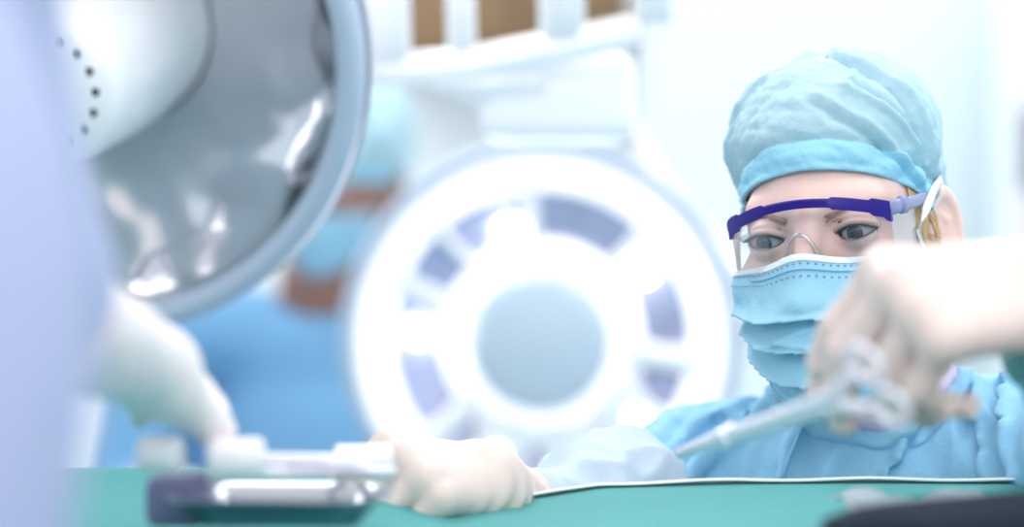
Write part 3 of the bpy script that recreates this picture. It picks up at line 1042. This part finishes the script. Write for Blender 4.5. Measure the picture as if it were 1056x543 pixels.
# hair at the temples and nape
for sx in (1, -1):
    mb = MB()
    for i in range(70):
        a = rg.uniform(0, 1); 
        y0 = -0.034 + 0.036 * a; z0 = 0.026 - 0.022 * a + rg.normal(0, 0.002)
        y1 = -0.020 + 0.026 * a + rg.normal(0, .003); z1 = z0 - rg.uniform(0.02, 0.055)
        pts = []
        for t in np.linspace(0, 1, 5):
            p0 = np.array([[sx * 0.14, y0 + (y1 - y0) * t ** 1.4, z0 + (z1 - z0) * t]])
            h = march(lambda q: head_sdf(q, False), p0, np.array([[-sx * 1.0, 0, 0]]), 0.0, 0.12, 50)[0]
            pts.append(p0[0] + np.array([-sx * (h - 0.0012 - 0.0006 * rg.random()), 0, 0]))
        mb.tube(S_.to_w(np.array(pts)), [0.0007, 0.0007, 0.0006, 0.0005, 0.0001], n=4)
    mb.build('hair', M['hair'], surgeon_root)

cap_mesh(S_, M['cap'], surgeon_root)
mk = face_mask(S_, M['mask'], surgeon_root)
# ear loops (flat straps up over the ears and back under the cap)
for sx in (-1, 1):
    a = mask_surface(S_, np.array([sx * 0.97]), np.array([0.05]), 0.002)[0]
    way = [a] + [S_.to_w(np.array(q)) for q in ((sx * 0.0655, -0.044, -0.006), (sx * 0.0685, -0.027, 0.009), (sx * 0.0715, -0.011, 0.021), (sx * 0.0725, 0.006, 0.028), (sx * 0.067, 0.034, 0.026))]
    MB().tube(way, 0.0036, n=8, flat=(0.25, 1), up=RS @ np.array([0, -0.6, -0.8])).build('ear_strap', M['strap'], mk)

# ------------------------------------------------------------------ goggles worn by the surgeon: clothing part of the person
gog = bpy.data.objects.new('safety_glasses', None); COL.objects.link(gog)
gog.location = Vector([float(x) for x in oS]); gog.parent = surgeon_root
gog.matrix_parent_inverse = Matrix.Translation(-surgeon_root.location)
def bar_y(x):
    return -0.109 + 0.030 * (x / 0.058) ** 2
def bar_z(x):
    return 0.0222 - 0.0110 * (x / 0.058) ** 2
rings = []
for t in np.linspace(-1, 1, 61):
    x = 0.058 * t
    hgt = 0.0031 + 0.0012 * (abs(t) > .42) + 0.0016 * (abs(t) > 0.80)
    lowx = 0.0 if abs(t) < 0.95 else 0.002
    y, z = bar_y(x), bar_z(x)
    sec = [(-.0028, -hgt - lowx), (.0022, -hgt - lowx), (.0028, hgt * .8), (.0010, hgt), (-.0022, hgt), (-.0032, hgt * .6)]
    rings.append(S_.to_w(np.array([(x, y + q[0], z + q[1]) for q in sec])))
MB().loft(rings).build('brow_bar', M['indigo'], gog, edge=40)
for sx in (-1, 1):
    pts = [(sx * 0.0570, -0.080, 0.0125), (sx * 0.0600, -0.064, 0.0135), (sx * 0.0645, -0.040, 0.0150), (sx * 0.0675, -0.010, 0.0180), (sx * 0.0695, 0.010, 0.0200), (sx * 0.0690, 0.026, 0.010)]
    t_ = MB().tube(S_.to_w(np.array(pts)), [0.0052, 0.0052, 0.0046, 0.0040, 0.0034, 0.003], n=10, flat=(0.45, 1), up=RS @ np.array([0, 0, 1.0])).build('temple_arm', M['greyarm'], gog)
    q = S_.to_w(np.array([(sx * 0.0602, -0.063, 0.0137), (sx * 0.0617, -0.055, 0.0140)]))
    MB().tube(q, 0.0064, n=10, flat=(0.55, 1), up=RS @ np.array([0, 0, 1.0])).build('hinge', M['greyarm'], t_)


def lens_pt(x, z):
    return np.stack([x, -0.108 + 0.030 * (np.abs(x) / 0.058) ** 2 + 0.12 * np.clip(0.012 - z, 0, 1) * 0.6, z], -1)


def arch_low(x):   # lower edge of the lens with the nose arch
    low = -0.0225 - 0.004 * np.cos(np.abs(x) / 0.058 * 2.2)
    ar = np.clip(1 - (x / 0.0125) ** 2, 0, 1) ** 0.5
    return np.where(np.abs(x) < 0.0125, low + (0.0275) * ar, low)


xs_ = np.concatenate([np.linspace(-0.057, -0.0126, 36), -0.0125 * np.cos(np.linspace(0, math.pi, 31)), np.linspace(0.0126, 0.057, 36)])
tt = np.linspace(0, 1, 16)
LX, LT = np.meshgrid(xs_, tt, indexing='ij')
LZ = (bar_z(LX) - 0.001) * (1 - LT) + arch_low(LX) * LT
LV = S_.to_w(lens_pt(LX, LZ).reshape(-1, 3)).reshape(LX.shape + (3,))
lens = gridmesh('lens', LV, M['lens'], gog)
xa = xs_[30:73]
MB().tube(S_.to_w(lens_pt(xa, arch_low(xa) + 0.0004)), 0.0016, n=8).build('nose_arch', M['lensrim'], lens)
for sx in (-1, 1):   # side shields
    yy, zz = np.meshgrid(np.linspace(0, 1, 10), np.linspace(0, 1, 10), indexing='ij')
    z = 0.0160 - zz * (0.040 - 0.010 * yy)
    x = sx * (0.0570 + 0.0075 * yy); y = (-0.0785 + 0.035 * yy) + 0.12 * np.clip(0.012 - z, 0, 1) * 0.6 * (1 - yy)
    sv = S_.to_w(np.stack([x, y, z], -1).reshape(-1, 3)).reshape(10, 10, 3)
    gridmesh('side_shield', sv, M['lensrim'], gog)

# ------------------------------------------------------------------ assistant behind, between the two lamps
RA = rot(-38, 22, 20)
oA = P(362, 178, 3.35)
assist = empty('person', (oA[0] - 0.05, 3.45, 0), 'assistant in mid blue scrubs, blue cap and mask, head bowed between the two round lamps', 'person')
shA = (oA + (-0.27, 0.04, -0.21), oA + (0.12, 0.10, -0.20))
elA = (shA[0] + (-0.05, -0.06, -0.26), shA[1] + (0.06, -0.05, -0.27))
wrA = (elA[0] + (0.08, -0.2, 0.05), elA[1] + (-0.05, -0.2, 0.06))
A_ = Person(assist, oA, RA, oA + (-0.050, 0.06, -0.150), shA, elA, wrA, oA + (-0.09, 0.12, -0.40), (0.17, 0.115, 0.19), -20, (oA[0] - 0.06, 3.50, 0.86))
sdf_obj('body', A_.body, np.arange(oA[0] - .5, oA[0] + .45, .007), np.arange(2.95, 3.75, .007), np.arange(-.02, 1.5, .007), M['skin2'], assist)
def gownA(p):
    d = A_.gown(p, 0.012) + 0.003 * waves(p, 71, 22)
    return smax(d, -A_.neck_sdf(p, 0.012), 0.006)
sdf_obj('gown', gownA, np.arange(oA[0] - .55, oA[0] + .5, .007), np.arange(2.95, 3.85, .007), np.arange(.35, 1.3, .007), M['gown2'], assist)
cap_mesh(A_, M['cap'], assist, puff=0.6, hem_front=0.030)
face_mask(A_, M['mask'], assist, detailed=False)
for sx in (-1, 1):
    eyeball('eye', A_.to_w((sx * EYE[0], EYE[1], EYE[2])), RA @ np.array([0, -0.95, -0.2]), EYE_R, assist)
for i, sg in ((0, 1), (1, -1)):
    d_ = wrA[i] - elA[i]
    bo = hand_bones(wrA[i], d_, (0, -0.2, 1), sg, [(20, 25, 15)] * 4, (4, 1, -2, -6), ((0.8, 0.6, 0.2), (0.9, 0.3, 0.2), (0.9, 0.1, 0.3)))
    glove('glove', bo, wrA[i], -d_, M['glove'], assist, h=0.004)

# ------------------------------------------------------------------ colleague in the lavender gown close to the camera
oL = np.array([-0.34, 0.84, 1.62])
RL = rot(185, 12, 0)
coll_root = empty('person', (-0.34, 0.80, 0), 'person in pale lavender gown, gloved hand reaching down to the instruments on the drape', 'person')
shL_ = (np.array([-0.510, 0.80, 1.40]), np.array([-0.226, 0.85, 1.415]))
elL_ = (np.array([-0.58, 0.78, 1.13]), P(-28, 280, 1.05))
wrL_ = (np.array([-0.52, 1.0, 1.12]), P(160, 382, 1.28))
L_ = Person(coll_root, oL, RL, oL + (0, -0.02, -0.18), shL_, elL_, wrL_, (-0.315, 0.78, 1.22), (0.170, 0.115, 0.20), 180, (-0.33, 0.76, 0.90))
sdf_obj('body', L_.body, np.arange(-.72, .1, .007), np.arange(.55, 1.35, .007), np.arange(-.02, 1.8, .007), M['skin'], coll_root)
def gownL(p):
    d = L_.gown(p, 0.012, cutarm={1: 0.22}) + 0.004 * waves(p, 81, 24)
    return smax(d, -L_.neck_sdf(p, 0.012), 0.006)
sdf_obj('gown', gownL, np.arange(-.80, .15, .007), np.arange(.45, 1.25, .007), np.arange(.35, 1.55, .007), M['lavender'], coll_root)
cap_mesh(L_, M['cap'], coll_root, puff=0.6)
face_mask(L_, M['mask'], coll_root, detailed=False)
for sx in (-1, 1):
    eyeball('eye', L_.to_w((sx * EYE[0], EYE[1], EYE[2])), RL @ np.array([0, -0.95, -0.2]), EYE_R, coll_root)
dh = P(222, 420, 1.355) - wrL_[1]
nh = np.array([0.5, -0.45, 0.75])
sg = 1 if np.cross(dh, nh)[0] < 0 else -1
bo = hand_bones(wrL_[1], dh, nh, sg, [(4, 8, 6), (6, 12, 8), (10, 16, 10), (14, 18, 12)], (1, 0, -1, -2), ((0.85, 0.35, 0.35), (0.9, 0.1, 0.4), (0.9, 0.0, 0.5)), 0.72)
g_, _f = glove('glove', bo, wrL_[1], elL_[1] - wrL_[1], M['glovewhite'], coll_root, h=0.0026, cuff=0.16, cr=(0.0225, 0.033))
d2 = wrL_[0] - elL_[0]
bo2 = hand_bones(wrL_[0], d2, (0, -0.2, 1), -1, [(20, 25, 15)] * 4, (4, 1, -2, -6), ((0.8, 0.6, 0.2), (0.9, 0.3, 0.2), (0.9, 0.1, 0.3)))
glove('glove', bo2, wrL_[0], -d2, M['glovewhite'], coll_root, h=0.004)


# ------------------------------------------------------------------ surgical lamps
def frame(center, normal):
    q = Vector([float(x) for x in normal]).normalized().to_track_quat('Z', 'Y').to_matrix().to_4x4()
    q.translation = Vector([float(x) for x in center])
    return q


def suspension(root, start, via, m):
    a = MB().tube([start] + via, 0.019, n=14).build('suspension_arm', m, root)
    return a


# lit lamp, facing the camera
RL2 = 0.232
cL = P(558, 350, 2.86)
nL = np.array([-cL[0] * .9, -1.0, -0.02])
lamp = empty('surgical_lamp', cL, 'lit round surgical lamp with spoked white face and blue-grey hub, behind the surgeon', 'surgical lamp', 'surgical lamps')
Mx = frame(cL, nL)
k = RL2
MB().lathe([(0.001, -0.11), (0.10, -0.105), (0.19, -0.07), (k, -0.02), (k + .002, 0.0), (k - .004, 0.012), (k - .012, 0.014), (k - .016, 0.004), (0.196, -0.012), (0.12, -0.03), (0.001, -0.035)], Mx, 96).build('housing', M['white'], lamp)
MB().lathe([(k - .004 + .010 * math.cos(t), .006 + .012 * math.sin(t)) for t in np.linspace(0, 2 * math.pi, 16, endpoint=False)], Mx, 96, closed=True).build('rim', M['paleblue'], lamp)
MB().lathe([(0.176, -0.006), (0.214, -0.002), (0.214, 0.004), (0.205, 0.007), (0.176, 0.003)], Mx, 96, closed=True).build('outer_ring', M['diffuser'], lamp)
MB().lathe([(0.105, -0.022), (0.178, -0.010)], Mx, 96).build('reflector', M['recess'], lamp)
MB().lathe([(0.078, -0.012), (0.118, -0.010), (0.120, -0.004), (0.112, 0.004), (0.080, 0.010)], Mx, 96, closed=True).build('inner_ring', M['diffuser'], lamp)
MB().lathe([(0.001, 0.042), (0.062, 0.041), (0.074, 0.037), (0.081, 0.029), (0.082, 0.018), (0.081, -0.010)], Mx, 72).build('hub', M['hub'], lamp, edge=50)
for a0, w in ((157, .020), (133, .014), (94, .016), (46, .020), (352, .03), (318, .075), (285, .07), (250, .07), (222, .03)):  # lower white spokes widened to stand in for the blown-out glow
    a = math.radians(a0)
    r0, r1 = 0.100, 0.192
    Rz = Matrix.Rotation(a, 4, 'Z')
    mb = MB()
    rings = []
    for t in np.linspace(0, 1, 8):
        r = r0 + (r1 - r0) * t; ww = w * (0.85 + 0.9 * (2 * t - 1) ** 2)
        rings.append([tuple(Mx @ (Rz @ Vector((r, y, z)))) for y, z in ((-ww / 2, -.016), (ww / 2, -.016), (ww / 2, .002), (ww * .3, .007), (-ww * .3, .007), (-ww / 2, .002))])
    mb.loft(rings).build('spoke', M['white'], lamp)
for a0 in (177, 107, 33, 321, 249):
    a = math.radians(a0); r = 0.146 if a0 != 107 else 0.132
    T = Mx @ Matrix.Translation((r * math.cos(a), r * math.sin(a), 0.002))
    MB().lathe([(0.001, .010), (.006, .009), (.0105, .005), (.012, -.002), (.011, -.010)], T, 20).build('bulb', M['bulb'], lamp)
lamp_l = bpy.data.lights.new('lamp_glow', 'AREA'); lamp_l.shape = 'DISK'; lamp_l.size = 0.40; lamp_l.energy = 1.6
lo_ = bpy.data.objects.new('lamp_glow', lamp_l); COL.objects.link(lo_)
lo_.matrix_world = frame(cL + 0.065 * nL, -nL)
# yoke and arm up to the ceiling
MB().tube([cL + (RL2 + .004, .03, 0), cL + (RL2 + .03, .10, .06), cL + (RL2 * .62, .13, RL2 * .85), cL + (0.10, .14, RL2 + .05)], 0.012, n=12).build('yoke', M['white'], lamp)
MB().box(cL + (0.085, .12, RL2 + .03), (0.06, 0.06, 0.036), bev=.008).build('joint_block', M['rimgrey'], lamp)
MB().tube([cL + (0.10, .14, RL2 + .03), cL + (0.15, .2, .45), cL + (0.15, .3, .9), cL + (0.15, .3, 3.0 - cL[2])], 0.022, n=14).build('suspension_arm', M['white'], lamp)

# unlit lamp seen into its mirrored bowl
R1 = 0.239
c1 = P(79, 60, 2.0)
n1 = np.array([-math.sin(.10) * math.cos(.34), -math.cos(.10) * math.cos(.34), -math.sin(.34)])
lamp1 = empty('surgical_lamp', c1, 'unlit round surgical lamp with mirrored bowl, tilted above the lavender gowned person', 'surgical lamp', 'surgical lamps')
M1 = frame(c1, n1)
k = R1
MB().lathe([(0.001, -0.135), (0.10, -0.128), (0.19, -0.085), (k - .01, -0.020), (k, 0.0), (k - .008, .008)], M1, 96).build('housing', M['white'], lamp1)
MB().lathe([(k - .009 + .0125 * math.cos(t), .004 + .016 * math.sin(t)) for t in np.linspace(0, 2 * math.pi, 18, endpoint=False)], M1, 96, closed=True).build('rim', M['paleblue'], lamp1)
MB().lathe([(k + .003 + .0035 * math.cos(t), -.012 + .006 * math.sin(t)) for t in np.linspace(0, 2 * math.pi, 12, endpoint=False)], M1, 96, closed=True).build('gasket', M['rimgrey'], lamp1)
MB().lathe([(0.080, -0.118), (0.11, -0.106), (0.150, -0.084), (0.185, -0.057), (0.215, -0.028), (k - .016, 0.0)], M1, 96).build('reflector', M['mirror'], lamp1)
MB().lathe([(0.088, -0.112), (0.082, -0.03), (0.074, 0.03), (0.066, 0.080), (0.060, 0.098), (0.052, 0.105), (0.034, 0.108), (0.028, 0.110), (0.001, 0.111)], M1, 64).build('hub', M['white'], lamp1, edge=60)
for i in range(16):
    a = 2 * math.pi * i / 16
    T = M1 @ Matrix.Translation((0.0435 * math.cos(a), 0.0435 * math.sin(a), 0.1064))
    MB().lathe([(0.001, .0012), (.0026, .0012), (.0036, .0006), (.0040, -.002)], T, 14).build('vent_hole', M['hole'], lamp1)
MB().tube([c1 + (-R1 * .9, .05, .1), c1 + (-R1 * .8, .16, .2), c1 + (-0.05, .18, R1 + .06)], 0.013, n=12).build('yoke', M['white'], lamp1)
MB().tube([c1 + (-0.05, .18, R1 + .04), c1 + (-0.03, .22, .55), c1 + (-0.03, .24, .9), c1 + (-0.03, .24, 3.0 - c1[2])], 0.022, n=14).build('suspension_arm', M['white'], lamp1)

# ------------------------------------------------------------------ ceiling boom (white frame) and brown cabinet behind it
boomc = P(545, 60, 2.25)
boom = empty('equipment_boom', boomc, 'white ceiling-hung equipment frame with upright bars above the lit lamp', 'equipment boom')
Rb = rot(0, 0, -10)
def bpt(px, py, S=2.25):
    return P(px, py, S)
MB().tube([bpt(385, 72), bpt(480, 67), bpt(560, 51), bpt(660, 31)], 0.016, n=12, flat=(1, 1.0)).build('lower_rail', M['white'], boom)
for px, w in ((400, .022), (476, .014), (580, .022), (672, .018)):
    MB().tube([bpt(px, 66 - (px - 385) * .14), bpt(px - 2, -60), P(px - 4, -170, 2.25)], w, n=14).build('upright_bar', M['white'], boom)
MB().tube([P(395, -170, 2.25), P(675, -170, 2.25)], 0.02, n=12).build('upper_rail', M['white'], boom)
MB().box(P(575, 100, 2.32), (0.15, 0.06, 0.085), bev=.02).build('control_box', M['white'], boom)
MB().tube([P(440, 78, 2.3), P(500, 92, 2.3), P(560, 88, 2.3)], 0.014, n=12).build('side_arm', M['white'], boom)
MB().tube([P(535, -170, 2.25), P(535, -170, 2.25) * [1, 1, 0] + [0, 0, 3.0]], 0.03, n=16).build('drop_column', M['white'], boom)

cab = empty('wall_cabinet', P(560, -20, 5.6), 'brown wooden wall cabinet high on the back wall behind the white frame', 'cabinet')
cb = P(535, 0, 5.75)
MB().box(cb + (0.0, 0.1, 0.12), (0.66, 0.36, 0.45), Rb, bev=.01).build('carcass', M['brown'], cab)
for dx in (-0.165, 0.165):
    dr = MB().box(cb + Rb @ np.array([dx, -0.09, 0.12]), (0.31, 0.02, 0.42), Rb, bev=.005).build('door', M['brown'], cab)
    MB().tube([cb + Rb @ np.array([dx * .2, -0.12, -0.0]), cb + Rb @ np.array([dx * .2, -0.12, 0.10])], .006).build('handle', M['steel'], dr)

# tall cupboard by the side wall
cup = empty('tall_cupboard', (1.25, 4.8, 0), 'tall cupboard with dark mauve upper door and pale pink lower door by the side wall', 'cupboard')
x0 = P(1051, 0, 4.75)[0]
MB().box((x0 + .3, 4.89, 0.98), (0.6, 0.24, 1.96), bev=.01).build('carcass', M['wall'], cup)
zt, zb = P(0, 108, 4.75)[2], P(0, 196, 4.75)[2]
dr = MB().box((x0 + .3, 4.758, (zt + zb) / 2), (0.59, 0.022, zt - zb), bev=.006).build('upper_door', M['mauve'], cup)
MB().tube([(x0 + .06, 4.735, zb + .05), (x0 + .06, 4.735, zb + .13)], .006).build('handle', M['steel'], dr)
dr = MB().box((x0 + .3, 4.758, zb / 2 + .02), (0.59, 0.022, zb - .06), bev=.006).build('lower_door', M['pink'], cup)
MB().tube([(x0 + .06, 4.735, zb - .15), (x0 + .06, 4.735, zb - .06)], .006).build('handle', M['steel'], dr)


# ------------------------------------------------------------------ the drape over the table
def edge_z(px):
    return np.interp(px, [-400, 60, 150, 260, 400, 470, 540, 620, 760, 900, 1056, 1500], [483, 484, 483, 484, 492, 515, 516, 503, 499, 498, 499, 500])


YF, YN = 1.60, 1.14
xs2 = np.linspace(-1.0, 0.95, 300)
def top_z(x, y):
    px = 528 + x * F / YF
    ze = CZ + (271.5 - edge_z(px)) / F * YF
    t = np.clip((YF - y) / (YF - YN), 0, 1)
    base = ze * (1 - t) + (1.098 + 0.004 * np.sin(x * 9)) * t
    return base - 0.014 * np.sin(math.pi * np.clip(t, 0, 1)) ** 1
rowsY = list(np.linspace(YF, YN, 40))
prof = []
V = []
for y in np.linspace(YF + 0.016, YF + 0.012, 2):
    V.append(np.stack([xs2, np.full_like(xs2, YF + .014), np.full_like(xs2, 0.03 if y > YF + .014 else 1.07)], 1))
V.append(np.stack([xs2, np.full_like(xs2, YF + .010), top_z(xs2, YF) - .006], 1))
for y in rowsY:
    pw = np.stack([xs2, np.full_like(xs2, y), 0 * xs2], 1)
    V.append(np.stack([xs2, np.full_like(xs2, y), top_z(xs2, y) + 0.0012 * waves(pw, 91, 26) * (y < YF - .03)], 1))
for z, dy in ((1.085, -.012), (1.06, -.018), (0.95, -.022), (0.8, -.026), (0.6, -.03), (0.03, -.034)):
    V.append(np.stack([xs2, YN + dy + 0.016 * (1.1 - z) * np.sin(xs2 * 34 + np.sin(xs2 * 11)), np.full_like(xs2, z)], 1))
drape = gridmesh('surgical_drape', np.array(V).transpose(1, 0, 2), M['drape'], None, thick=0.002)
tag(drape, 'teal green surgical drape with white hem covering the operating table', 'drape')
hemv = []
for dz, dy in ((-.004, .0035), (0.0005, .0025), (.0034, .000), (.0030, -.006)):
    hemv.append(np.stack([xs2[148:], np.full_like(xs2[148:], YF + dy), top_z(xs2[148:], YF) + dz + 0.0006 * np.sin(xs2[148:] * 60)], 1))
gridmesh('hem', np.array(hemv).transpose(1, 0, 2), M['hem'], drape, thick=0.0012)
# dark navy positioning pad and crumpled sheet at the right
pv = []
XP = np.linspace(P(850, 0, 1.25)[0], 0.48, 60)
def pad_top(x):
    px = 528 + x * F / 1.28
    yy = np.interp(px, [840, 880, 960, 1056, 1200], [530, 519, 512, 503, 496])
    return CZ + (271.5 - yy) / F * 1.28
pad_rings = []
for i, x in enumerate(XP):
    zt = pad_top(x); s = min(1, (i + .3) / 8, (59.3 - i) / 5) ** .5
    b = 1.0985; h = max(0.006, (zt - b) * min(1, (59.3 - i) / 3) ** .5)
    ring = []
    for t in np.linspace(0, 2 * math.pi, 20, endpoint=False):
        cx_, sx_ = math.cos(t), math.sin(t)
        ring.append((x, 1.25 + 0.055 * s * np.sign(cx_) * abs(cx_) ** .6, b + h / 2 + h / 2 * np.sign(sx_) * abs(sx_) ** .6))
    pad_rings.append(ring)
pad = MB().loft(pad_rings).build('positioning_pad', M['navy'])
tag(pad, 'dark navy vinyl positioning pad lying on the teal drape below the raised hand', 'pad')
sv = []
for t in np.linspace(0, 1, 40):
    x = P(868 + 150 * t, 0, 1.40)[0]
    row = []
    for s in np.linspace(0, 1, 14):
        row.append((x, 1.36 + 0.10 * s, 1.108 + 0.005 * math.sin(s * 3.1) + 0.003 * math.sin(t * 23 + 5 * s) * math.sin(s * 3.1) + 0.003 * math.sin(t * 9)))
    sv.append(row)
tag(gridmesh('plastic_sheet', np.array(sv), M['greysheet'], None, thick=0.001), 'crumpled pale grey plastic sheet on the drape behind the navy pad', 'plastic sheet')

# ------------------------------------------------------------------ instruments
def ringpts(c, a, b, r1, r2, n=28):
    return [c + a * r1 * math.cos(t) + b * r2 * math.sin(t) for t in np.linspace(0, 2 * math.pi, n + 1)]


# needle holder held in the raised hand
nh_tip = P(700, 467, 1.46); nh_ring = P(905, 398, 1.225)
ax_ = (nh_ring - nh_tip); Ln = np.linalg.norm(ax_); ax_ /= Ln
side = np.cross(ax_, [0, 1, 0]); side /= np.linalg.norm(side)
holder = empty('needle_holder', nh_tip, 'long pale steel needle holder held by the raised gloved hand', 'surgical instrument')
up_ = np.cross(side, ax_)
for sgn in (-1, 1):
    c = nh_ring + side * sgn * 0.013
    pts = [nh_tip, nh_tip + ax_ * Ln * .25 + side * sgn * .0012, nh_tip + ax_ * Ln * .55 + side * sgn * .0014, nh_tip + ax_ * Ln * .82 + side * sgn * .003, c - ax_ * .010]
    MB().tube(pts, [.0032, .0042, .0043, .0038, .0030], n=10).build('shank', M['satin'], holder)
    MB().tube(ringpts(c, ax_, side, .0125, .0105), .0024, n=8).build('finger_ring', M['satin'], holder)
MB().lathe([(0.001, .006), (.006, .006), (.0065, .004), (.0065, -.004), (.006, -.006), (.001, -.006)], frame(nh_tip + ax_ * Ln * .28, up_), 20).build('pivot', M['satin'], holder)

# tray with instruments by the reaching hand
trc = np.array([P(292, 0, 1.36)[0], 1.36, 1.106])
tray = empty('instrument_tray', trc, 'shallow steel instrument tray on the teal drape under the reaching gloved hand', 'tray')
def rrect(hx_, hy_, r, z, n=6):
    o = []
    for qx, qy, a0 in ((1, 1, 0), (-1, 1, 1), (-1, -1, 2), (1, -1, 3)):
        for t in np.linspace(0, math.pi / 2, n):
            a = a0 * math.pi / 2 + t
            o.append(trc + np.array([qx * (hx_ - r) + r * math.cos(a), qy * (hy_ - r) + r * math.sin(a), z]))
    return o
MB().loft([rrect(.044, .040, .012, 0), rrect(.056, .050, .016, .014), rrect(.061, .055, .02, .015), rrect(.061, .055, .02, .0165), rrect(.055, .049, .016, .0155), rrect(.043, .039, .012, .002)]).build('tray_body', M['steel'], tray, edge=50)

def clamp(name, a, b, label, group=None, rr=.0105):
    a, b = np.asarray(a), np.asarray(b)
    u = (b - a); L = np.linalg.norm(u); u /= L
    s = np.cross(u, [0, 0, 1.0]); s /= np.linalg.norm(s)
    root = empty(name, a, label, 'surgical instrument', group)
    for sg_ in (-1, 1):
        c = b + s * sg_ * rr * 1.15
        MB().tube([a, a + u * L * .3 + s * sg_ * .0008, a + u * L * .7 + s * sg_ * .005, c - u * rr * .85], [.0022, .0032, .0030, .0026], n=8).build('shank', M['satin'], root)
        MB().tube(ringpts(c, u, s, rr, rr * .85), .0023, n=8).build('finger_ring', M['satin'], root)
    return root
clamp('artery_clamp', P(235, 472, 1.345), P(352, 474, 1.36), 'steel artery clamp with ring handles lying across the tray rim')
clamp('scissors', P(262, 486, 1.33), P(372, 484, 1.40), 'steel surgical scissors lying along the tray behind the clamp')
def roll(name, c, u, L, r, label, m='gauze'):
    u = np.asarray(u, float); u /= np.linalg.norm(u)
    mb = MB().lathe([(0.001, 0), (r * .85, 0), (r, r * .15), (r, L - r * .15), (r * .85, L), (0.001, L)], frame(c, u), 24)
    o = mb.build(name, M[m])
    return tag(o, label, 'gauze')
roll('gauze_roll', P(214, 474, 1.30), (1, .2, 0.0), .030, .0115, 'thick white gauze roll touching the fingertips of the reaching hand')
roll('gauze_roll', P(146, 468, 1.30), (1, -.2, 0.0), .022, .0100, 'short white gauze roll beneath the wrist of the reaching hand')
roll('gauze_roll', P(345, 476, 1.43), (1, .1, 0.0), .034, .0105, 'white gauze roll at the tray end nearest the lit lamp')
fv = MB()
fv.box(np.array([P(186, 0, 1.38)[0], 1.38, 1.116]), (0.034, 0.05, 0.028), bev=.006)
tag(fv.build('folded_cloth', M['purple']), 'small folded dusky purple cloth on the drape below the reaching hand', 'cloth')
